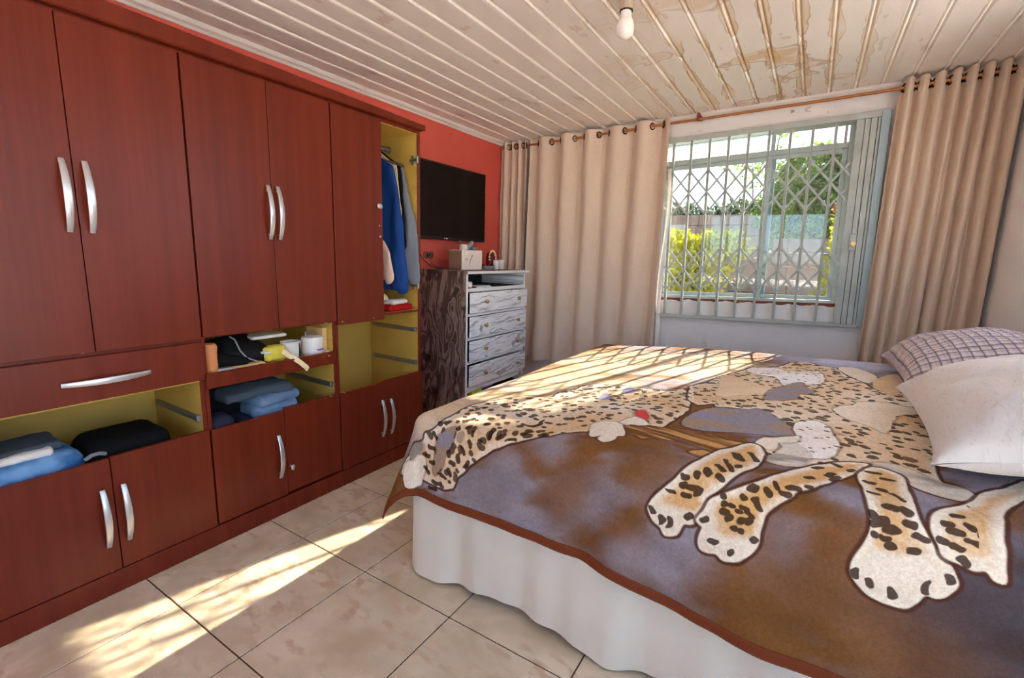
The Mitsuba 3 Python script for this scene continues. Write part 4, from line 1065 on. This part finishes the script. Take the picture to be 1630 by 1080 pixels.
PRINT_BLOBS = [(0.18, 3.49, 0.3, 3), (0.34, 3.53, 0.2, 3), (-1.07, 2.28, 0.35, 2), (-1.26, 1.73, 0.25, 2), (-1.34, 1.56, 0.2, 2), (-0.60, 1.33, 0.13, 1), (-0.75, 1.34, 0.1, 1), (-0.71, 1.42, 0.1, 0), (-0.51, 1.29, 0.1, 0), (-0.41, 1.23, 0.14, 1), (-0.41, 1.42, 0.1, 1), (-0.38, 1.48, 0.12, 1), (-0.21, 1.19, 0.14, 0), (-0.28, 1.12, 0.14, 0), (0.09, 1.35, 0.12, 1), (0.06, 1.25, 0.18, 1), (0.14, 1.47, 0.06, 0), (0.02, 1.31, 0.07, 0), (0.25, 1.16, 0.22, 1), (0.05, 1.10, 0.2, 1), (0.42, 1.21, 0.2, 4), (0.46, 1.31, 0.2, 4), (0.35, 1.11, 0.16, 1), (-1.01, 1.16, 0.14, 0), (-1.14, 1.24, 0.1, 0), (-0.78, 1.11, 0.14, 0), (-1.10, 1.29, 0.06, 1), (-1.00, 2.99, 0.42, 2), (-0.60, 2.99, 0.35, 2), (-0.28, 2.96, 0.2, 2), (-0.26, 1.24, 0.1, 0), (-0.35, 1.04, 0.12, 1), (-0.57, 1.13, 0.09, 1), (-0.84, 1.19, 0.1, 0), (-0.71, 1.22, 0.1, 1), (-0.07, 1.15, 0.14, 1), (0.13, 1.33, 0.1, 1), (0.09, 1.20, 0.1, 1), (-0.16, 1.05, 0.12, 1), (-0.40, 1.13, 0.1, 0), (0.26, 1.04, 0.15, 1), (0.33, 1.26, 0.1, 4), (0.48, 1.56, 0.1, 1), (-0.12, 1.92, 0.1, 3), (0.14, 1.19, 0.12, 1), (-0.16, 1.44, 0.08, 0), (-0.88, 1.29, 0.1, 0)]



def smooth_closed(q, k=3):
    q = np.array(q).reshape(-1, 2)
    a, b, c, d = np.roll(q, 1, 0), q, np.roll(q, -1, 0), np.roll(q, -2, 0)
    out = []
    for t in np.arange(k) / k:
        out.append(.5 * (2 * b + (c - a) * t + (2 * a - 5 * b + 4 * c - d) * t * t + (3 * b - a - 3 * c + d) * t ** 3))
    return np.stack(out, 1).reshape(-1, 2)


EDGES = []
for kind, name_, q in PRINT_POLYS:
    q = smooth_closed(q)
    e = np.hstack([q, np.roll(q, -1, 0)]).astype(np.float32)
    arr = [mi.Float(np.ascontiguousarray(e[:, k])) for k in range(4)]
    dr.eval(arr)
    EDGES.append((kind, name_, len(e), arr, (float(q[:, 0].min()) - .03, float(q[:, 0].max()) + .03, float(q[:, 1].min()) - .03, float(q[:, 1].max()) + .03)))
st_ = np.array(PRINT_STROKES, np.float32).reshape(-1, 5)
STROKES = [mi.Float(np.ascontiguousarray(st_[:, k])) for k in range(5)]
dr.eval(STROKES)


def poly_sdf(x, y, n, e, box_):
    """signed distance to a closed outline, negative inside"""
    def body(i, d, s):
        ax, ay, bx_, by_ = (dr.gather(mi.Float, a, i) for a in e)
        ex, ey, wx, wy = bx_ - ax, by_ - ay, x - ax, y - ay
        t = dr.clip((wx * ex + wy * ey) / (ex * ex + ey * ey + 1e-12), 0, 1)
        d = dr.minimum(d, dr.square(wx - ex * t) + dr.square(wy - ey * t))
        c1, c2, c3 = y >= ay, y < by_, ex * wy > ey * wx
        flip = (c1 & c2 & c3) | (~c1 & ~c2 & ~c3)
        return i + 1, d, s ^ flip
    near = (x > box_[0]) & (x < box_[1]) & (y > box_[2]) & (y < box_[3])
    i, d, s = dr.while_loop((dr.select(near, mi.UInt32(0), mi.UInt32(n)), mi.Float(1e9) + x * 0, (x * 0) > 1), lambda i, d, s: i < n, body)
    return dr.select(s, -1.0, 1.0) * dr.sqrt(d)


def stroke_sdf(x, y):
    def body(i, d):
        ax, ay, bx_, by_, r = (dr.gather(mi.Float, a, i) for a in STROKES)
        ex, ey, wx, wy = bx_ - ax, by_ - ay, x - ax, y - ay
        t = dr.clip((wx * ex + wy * ey) / (ex * ex + ey * ey + 1e-9), 0, 1)
        return i + 1, dr.minimum(d, dr.sqrt(dr.square(wx - ex * t) + dr.square(wy - ey * t)) - r)
    n = len(st_)
    near = (y < 1.75) & (x < .40)
    return dr.while_loop((dr.select(near, mi.UInt32(0), mi.UInt32(n)), mi.Float(9) + x * 0), lambda i, d: i < n, body)[1]


FIELD = [srgb(138, 130, 138), srgb(112, 72, 36), srgb(212, 188, 154), srgb(182, 182, 200), srgb(58, 52, 58)]
OCHRE, CREAM, DARK = srgb(200, 156, 102), srgb(224, 211, 192), srgb(52, 28, 18)


def f_print(p, n, uv):
    x, y = mi.Float(uv.x), mi.Float(uv.y)
    n1, n2 = noise(x * 26, y * 26, 1.) - .5, noise(x * 26, y * 26, 7.) - .5
    big = fbm(x * 3.1 + 5, y * 4.2, 2., 4)
    streak = fbm(x * 5 + y * 3, y * 14 - x * 4, 5., 3)
    # soft colour fields behind the animals
    w0 = mi.Color3f(0)
    ws = mi.Float(0)
    bw = smoothstep(.44, .56, big * .6 + streak * .4)
    for k, wgt in ((0, (1 - bw) * .22), (1, bw * .22)):
        w0 += mi.Color3f(FIELD[k]) * wgt
        ws += wgt
    bx_, by_ = x + .10 * (streak - .5) + .06 * (big - .5), y - .10 * (big - .5) + .05 * (streak - .5)
    for u, v, r, k in PRINT_BLOBS:
        d2 = (dr.square(bx_ - u) + dr.square(by_ - v)) / (r * r)
        g_ = dr.exp(-d2 * (2.6 + 2.4 * (streak - .5))) * 1.6
        w0 += mi.Color3f(FIELD[k]) * g_
        ws += g_
    c = w0 / ws * (.74 + .52 * fbm(x * 8 + y * 3, y * 11, 3., 3))
    wx, wy = x + .008 * n1, y + .008 * n2
    # cells for the small spots
    cx = x + .020 * n1 + .02 * streak
    cy = y + .020 * n2
    d1, dd, rnd = voronoi(cx / .048 + cy * 4, cy / .050)
    spots = smoothstep(.42, .34, d1 * (.85 + .9 * rnd)) * smoothstep(.08, .14, rnd)
    st = stroke_sdf(wx + .016 * n2, wy + .012 * n1) + .006 * (noise(x * 70, y * 70, 4.) - .5)
    strokes = smoothstep(.0015, -.0015, st)
    hair = noise(x * 160 + y * 40, y * 60 - x * 30, 3.)
    for kind, nm, m_, e, box_ in EDGES:
        d = poly_sdf(wx, wy, m_, e, box_)
        inside = smoothstep(.003, -.003, d) if kind != 10 else smoothstep(.004, -.030, d)
        line = smoothstep(.010, .004, dr.abs(d - .003))
        depth = smoothstep(-.004, -.034, d)
        if kind in (0, 8):
            f = mix(CREAM, OCHRE, dr.clip((depth * .95 if kind == 8 else depth * .35 + .12) + (big - .5) * 1.1 + (hair - .5) * .35, 0, 1))
            if kind == 0:
                f = mix(f, DARK, spots * .88)
        elif kind == 7:
            f = mix(srgb(232, 226, 220), OCHRE, dr.clip((big - .5) * 1.5, 0, .5))
            f = mix(f, DARK, smoothstep(.24, .19, d1 * (1.0 + 1.2 * rnd)) * .8)
        elif kind in (1, 10):
            f = mix(CREAM, srgb(204, 188, 164), dr.clip((hair - .3) * .6 + (streak - .5), 0, 1))
        elif kind == 2:
            f = mix(srgb(188, 140, 84), srgb(104, 64, 36), smoothstep(.40, .68, fbm(x * 4, y * 30 + x * 8, 3., 3)))
        elif kind == 3:
            f = mix(srgb(136, 128, 138), srgb(160, 128, 88), smoothstep(.50, .66, fbm(x * 4, y * 17 - x * 3, 3., 3)) * .7)
        elif kind == 4:
            f = mix(srgb(206, 170, 128), srgb(226, 206, 178), streak)
        elif kind == 5:
            f = mix(srgb(190, 62, 56), srgb(206, 84, 76), streak)
        elif kind == 6:
            f = mix(srgb(206, 196, 182), srgb(138, 126, 116), smoothstep(.35, .7, streak))
        else:
            f = mix(srgb(92, 84, 122), srgb(140, 134, 156), streak)
        lw = {0: .9, 8: .9, 1: .35, 7: .45, 3: .6, 5: .3, 9: .2, 2: .6, 4: .1, 6: .3, 10: 0}[kind]
        c = mix(c, srgb(74, 38, 24), line * lw)
        c = mix(c, f, inside)
    c = mix(c, DARK, strokes * .93)
    fuzz = noise(x * 330, y * 330, 2.) * .6 + noise(x * 120, y * 120, 6.) * .4
    return c * (.82 + .36 * fuzz)
# <<< PRINT


scene['m_print'] = {'type': 'twosided', 'b': {'type': 'principled', 'base_color': proc(f_print), 'roughness': .8, 'specular': .15, 'sheen': .15, 'sheen_tint': 1.0}}
put('blanket__print', BLANKET_MESH, 'm_print', True, uv=BLANKET_UV)


def border(fn, na, thick=.004):
    """bound edge: a flat folded ribbon along fn(a, b), b across it"""
    top, _ = grid(fn, np.linspace(0, 1, na), np.linspace(0, 1, 5))
    n = np.array(top.vertex_normals)
    v, f = top.vertices, top.faces
    N = len(v)
    V = np.vstack([v + n * thick, v - n * thick])
    F = np.vstack([f, f[:, ::-1] + N])
    e = []
    k = 5
    for i in range(na - 1):
        for j in (0, k - 1):
            a, b = i * k + j, (i + 1) * k + j
            e += [[a, b, b + N], [a, b + N, a + N]]
    for i in (0, na - 1):
        for j in range(k - 1):
            a, b = i * k + j, i * k + j + 1
            e += [[a, b, b + N], [a, b + N, a + N]]
    return tm(V, np.vstack([F, np.array(e)]))


def h_near(A, B):
    u = U0 + A * (U1 - U0)
    return drape(u, v_near(u) + B * HEM)


def h_far(A, B):
    return drape(U0 + A * (U1 - U0), V1 - HEM + B * HEM)


def h_foot(A, B):
    lo_ = v_near(U0) + HEM
    return drape(U0 + B * HEM, lo_ + A * (V1 - HEM - lo_))


put('blanket__border', cat_(border(h_near, 180), border(h_far, 90), border(h_foot, 120)), 'm_trim', True, label='dark brown bound edge')

tag('bed', 'wide bed under the cheetah blanket with a white valance', 'bed')
put('bed__mattress', bx(-1.28, .93, 1.55, 3.56, .40, .66, .05), 'm_mattress')
put('bed__base', bx(-1.34, .93, 1.53, 3.58, .13, .40, .01), 'm_mattress')
for i, (x, y) in enumerate(((-1.25, 1.62), (-1.25, 3.48), (-.2, 1.62), (-.2, 3.48), (.85, 1.62), (.85, 3.48))):
    put('bed__leg' + (f'_{i:03d}' if i else ''), lathe([(0, 0), (.022, 0), (.030, .13), (0, .13)], 16, (x, y, 0)), 'm_brown', 40)
# valance: round the near side, the foot and the far side
px0, px1, py0, py1, r = -1.435, .93, 1.452, 3.66, .05
path = [(px1, py0)] + [(x, py0) for x in np.linspace(px1 - .01, px0 + r, 150)] + [(px0 + r - r * math.sin(a), py0 + r - r * math.cos(a)) for a in np.linspace(0, math.pi / 2, 12)] + [(px0, y) for y in np.linspace(py0 + r, py1, 90)]
path = np.array(path)
dl = np.concatenate([[0], np.cumsum(np.linalg.norm(np.diff(path, axis=0), axis=1))])
tg = np.gradient(path, axis=0)
tg /= np.linalg.norm(tg, axis=1, keepdims=True)
nm = np.stack([tg[:, 1], -tg[:, 0]], 1) * -1.0
V = []
K = 22
for i, (q, s) in enumerate(zip(path, dl)):
    w = (math.sin(s * 9.5) * .4 + math.sin(s * 23 + 1) * .35 + math.sin(s * 41 + 2) * .15 + (float(meshkit.noise(np.array([s * 6, 2, 3.]), 3)) - .5) * 1.2)
    zb = .024 + .012 * math.sin(s * 7.3 + 1) + .012 * math.sin(s * 17) * .5
    near_corner = math.exp(-((q[0] - px0) / .35) ** 2)
    zb += .010 * near_corner * math.sin(s * 13)
    for k in range(K):
        t = k / (K - 1)
        off = w * (.005 + .030 * t * (1 + .6 * near_corner)) - .004 + .012 * t
        V.append([q[0] - nm[i, 0] * -off, q[1] - nm[i, 1] * -off, .52 + (zb - .52) * t])
i, j = np.meshgrid(np.arange(len(path) - 1), np.arange(K - 1), indexing='ij')
q = np.stack([i * K + j, (i + 1) * K + j, (i + 1) * K + j + 1, i * K + j + 1], -1).reshape(-1, 4)
put('bed__valance', tm(V, np.vstack([q[:, [0, 1, 2]], q[:, [0, 2, 3]]])), 'm_skirt', True, label='plain white valance')


# ------------------------------------------------------------------ pillows
def pillow(c, hx, hy, th, tilt_deg, yaw, seed, roll=0.0):
    n = 72
    a = np.linspace(-1, 1, n)

    def half(sgn):
        def fn(A, B):
            prof = np.clip((1 - np.abs(A) ** 2.6) * (1 - np.abs(B) ** 2.6), 0, None) ** .52
            ear = 1 + .05 * (np.abs(A) ** 6 * np.abs(B) ** 6) - .055 * (1 - np.abs(B) ** 2) * np.abs(A) ** 4
            ear2 = 1 + .05 * (np.abs(A) ** 6 * np.abs(B) ** 6) - .045 * (1 - np.abs(A) ** 2) * np.abs(B) ** 4
            x, y = A * hx * ear, B * hy * ear2
            wr = (meshkit.fbm(np.stack([A * 2.2, B * 3, A * 0 + seed], -1), 4, seed) - .5)
            z = sgn * th * prof * (1 + .22 * wr) + .020 * wr * np.abs(A * B) + (0 if sgn > 0 else .0)
            if sgn < 0:
                z *= .72
            return np.stack([x, y, z], -1)
        return fn
    t, _ = grid(half(1), a, a)
    b, _ = grid(half(-1), a, a)
    b = tm(b.vertices, b.faces[:, ::-1])
    m = cat_(t, b)
    uv = np.stack([m.vertices[:, 0], m.vertices[:, 1]], 1)
    R = trimesh.transformations.euler_matrix(math.radians(roll), -math.radians(tilt_deg), math.radians(yaw), 'sxyz')
    m.apply_transform(R)
    m.apply_translation(c)
    return m, uv


def f_pillow(p, n, uv):
    w = noise(uv.x * 210, uv.y * 90, 2.)
    r = smoothstep(.66, .9, w)
    return mix(srgb(210, 203, 197), srgb(184, 172, 162), r * .3)


def f_plaid(p, n, uv):
    a, b = uv.x, uv.y
    base = mix(srgb(176, 160, 162), srgb(192, 178, 178), noise(a * 300, b * 60, 1.))
    s = lambda t, per, w: smoothstep(w, w * .6, dr.abs(t / per - dr.round(t / per)) * per)
    wob = .003 * noise(a * 20, b * 20, 4.)
    c = mix(base, srgb(214, 200, 192), .55 * s(a + wob, .036, .006))
    c = mix(c, srgb(214, 200, 192), .55 * s(b + wob, .042, .007))
    c = mix(c, srgb(96, 84, 104), .75 * s(a + .012 + wob, .036, .0032))
    c = mix(c, srgb(96, 84, 104), .75 * s(b + .014 + wob, .042, .0036))
    c = mix(c, srgb(118, 88, 74), .45 * s(b + .034, .120, .010))
    return c


bumped('m_pillow', proc(f_pillow), proc(lambda p, n, uv: noise(uv.x * 120, uv.y * 60, 2.) * .3 + fbm(uv.x * 9, uv.y * 9, 1., 2), eps=.003), .006, .85, .12)
bumped('m_plaid', proc(f_plaid), proc(lambda p, n, uv: noise(uv.x * 200, uv.y * 200, 2.) * .2 + fbm(uv.x * 12, uv.y * 12, 1., 2), eps=.003), .006, .85, .12)
m, uv = pillow((.66, 2.08, .985), .315, .475, .155, 15, -2, 3)
put('pillow', m, 'm_pillow', True, uv=uv, label='large white textured pillow in front', cat='pillow')
m, uv = pillow((.685, 3.05, .975), .29, .44, .15, 14, 0, 8)
put('pillow_001', m, 'm_plaid', True, uv=uv, label='grey plaid pillow behind the white pillow, by the curtain', cat='pillow')

# ------------------------------------------------------------------ outdoors
put('ground', tm([[-30, YF + .15, -.25], [30, YF + .15, -.25], [30, 60, .2], [-30, 60, .2]], [[0, 1, 2], [0, 2, 3]]), 'm_soil', kind='structure', label='dry grassy yard outside the window')
put('terrace', tm([[-30, -40, -.03], [30, -40, -.03], [30, YN - .15, -.03], [-30, YN - .15, -.03], [XR + .15, YN - .15, -.03], [30, YF + .15, -.03], [XR + .15, YF + .15, -.03]], [[0, 1, 2], [0, 2, 3], [4, 2, 5], [4, 5, 6]]), 'm_terrace', kind='structure', label='pale terrace outside the doorway')


def blockwall(key, x0, x1, y, z0, rows, label, mt, left_steps=None, slope=0.0):
    bw, bh, d = .40, .20, .14
    tag(key, label, 'wall')
    outline = []
    boxes = []
    for r in range(rows):
        xs = x0 + (left_steps(r) if left_steps else 0)
        x = xs - (bw / 2 if r % 2 else 0)
        while x < x1 - .02:
            a, b = max(x, xs), min(x + bw, x1)
            if b - a > .05:
                boxes.append((a, b, z0 + r * bh, z0 + (r + 1) * bh))
            x += bw
        outline.append((xs, z0 + r * bh))
    put(key + '__mortar', cat_(*[bx(xs + .01, x1 - .01, y + .02, y + d - .02, zz, zz + bh - .004) for xs, zz in outline]), 'm_mortar', label='mortar joints')
    for a, b, c, e in boxes:
        put(key + '__' + num2(key, 'block'), bx(a + .006, b - .006, y + rng.uniform(-.004, .004), y + d, c + .006, e - .006, .004), mt)


blockwall('garden_wall', -4.4, -.78, 10.0, .10, 11, 'tall pale block wall at the back of the yard, left of the window mullion', 'm_block')
blockwall('retaining_wall', -1.55, 1.3, 8.0, .17, 8, 'low stepped block wall under the green bush', 'm_block2', left_steps=lambda r: [0, .1, .2, .3, .45, .62, .82, 1.0][r])
put('concrete_column', bx(-2.12, -1.90, 8.4, 8.6, -.2, 2.0, .01), 'm_concrete', label='pale concrete column in the yard at the left edge of the window', cat='column')
put('metal_post', cat_(cyl((.175, 5.9, -.2), (.115, 5.9, 2.9), .012, 12)), 'm_post', True, label='thin rusty post outside near the right window edge', cat='post')
put('metal_post__joint', cat_(cyl((.133, 5.9, 1.93), (.131, 5.9, 2.02), .032, 16)), 'm_rust', 30)


def foliage(clusters, n, size, seed, droop=.3):
    R = np.random.RandomState(seed)
    V, F = [], []
    tot = sum(c[3] * c[4] * c[5] for c in clusters)
    for cx, cy, cz, rx, ry, rz in clusters:
        k = max(8, int(n * rx * ry * rz / tot))
        d = R.normal(size=(k, 3))
        d /= np.linalg.norm(d, axis=1, keepdims=True)
        rad = R.uniform(.35, 1.0, (k, 1)) ** .5
        P = np.array([cx, cy, cz]) + d * rad * [rx, ry, rz]
        ax = R.normal(size=(k, 3)) + [0, 0, -droop]
        ax /= np.linalg.norm(ax, axis=1, keepdims=True)
        sd = np.cross(ax, R.normal(size=(k, 3)))
        sd /= np.linalg.norm(sd, axis=1, keepdims=True)
        nn = np.cross(ax, sd)
        L = size * R.uniform(.6, 1.3, (k, 1))
        w = L * .27
        q = np.stack([P, P + ax * L * .45 + sd * w + nn * L * .08, P + ax * L, P + ax * L * .45 - sd * w + nn * L * .08], 1).reshape(-1, 3)
        b = len(V) if False else sum(len(x) for x in V)
        i = np.arange(k) * 4 + b
        V.append(q)
        F.append(np.vstack([np.stack([i, i + 1, i + 2], 1), np.stack([i, i + 2, i + 3], 1)]))
    return tm(np.vstack(V), np.vstack(F))


def bush(key, clusters, n, size, mt, seed, label, root, cat='bush'):
    tag(key, label, cat)
    put(key + '__foliage', foliage(clusters, n, size, seed), mt, kind='stuff')
    st = []
    R = random.Random(seed)
    for c in clusters:
        a = np.array(root) + [R.uniform(-.08, .08), R.uniform(-.08, .08), 0]
        b = np.array(c[:3])
        mid = (a + b) / 2 + [R.uniform(-.1, .1), R.uniform(-.1, .1), .08]
        t = np.linspace(0, 1, 10)[:, None]
        P = (1 - t) ** 2 * a + 2 * t * (1 - t) * mid + t ** 2 * b
        st.append(tube(P, np.linspace(.05 if cat == 'tree' else .02, .008, 10), 8))
    put(key + '__stem', cat_(*st), 'm_bark', True)


bush('lime_bush', [(-2.35, 7.3, 1.1, .45, .4, .75), (-1.75, 7.4, 1.25, .42, .4, .62), (-1.25, 7.3, 1.45, .36, .35, .42), (-1.0, 7.35, 1.62, .22, .25, .22), (-1.95, 7.1, .7, .6, .4, .5), (-1.45, 7.2, .95, .4, .3, .5)], 9000, .11, 'm_leaf_lime', 1,
     'yellow green bush in front of the tall block wall', (-1.7, 7.4, -.2))
bush('green_bush', [(-.45, 9.3, 2.25, .5, .5, .6), (.1, 9.4, 2.3, .55, .5, .62), (.5, 9.2, 2.1, .5, .5, .5), (-.2, 9.6, 2.9, .55, .5, .45), (.4, 9.6, 2.95, .5, .5, .42), (-.05, 9.0, 1.95, .4, .4, .35)], 9000, .12, 'm_leaf_green', 2,
     'leafy green bush above the low stepped wall', (0, 9.5, 0))
bush('yellow_shrub', [(.33, 6.9, 1.35, .22, .25, .55), (.42, 6.9, 1.95, .28, .25, .35), (.25, 6.95, .9, .25, .25, .4)], 2600, .10, 'm_leaf_lime', 3, 'small yellow shrub at the right edge of the window', (.38, 6.9, -.2))
bush('hedge', [(-4.0 + .62 * k, 12.2, 2.15 + .12 * math.sin(k * 1.7), .62, .5, .62) for k in range(6)], 9000, .13, 'm_leaf_dark', 4, 'dark green hedge behind the tall block wall', (-2.3, 12.3, 0), 'hedge')
bush('background_tree', [(-1.9, 16, 4.6, .9, .8, .8), (-1.2, 16, 5.4, .7, .8, .6), (-1.4, 16, 3.9, .7, .7, .6)], 600, .14, 'm_leaf_green', 5, 'hazy tree far beyond the hedge', (-1.5, 16, 0), 'tree')
# a big tree stands further right in the yard, in the sun's way
bush('shade_tree', [(1.98 + .55 * i, 9.9 + .25 * (i % 2), 5.78 + .62 * k, .62, .55, .55) for i in range(6) for k in range(4)], 30000, .24, 'm_leaf_green', 6, 'tall tree in the yard beyond the right side of the window', (5.2, 10.1, -.2), 'tree')
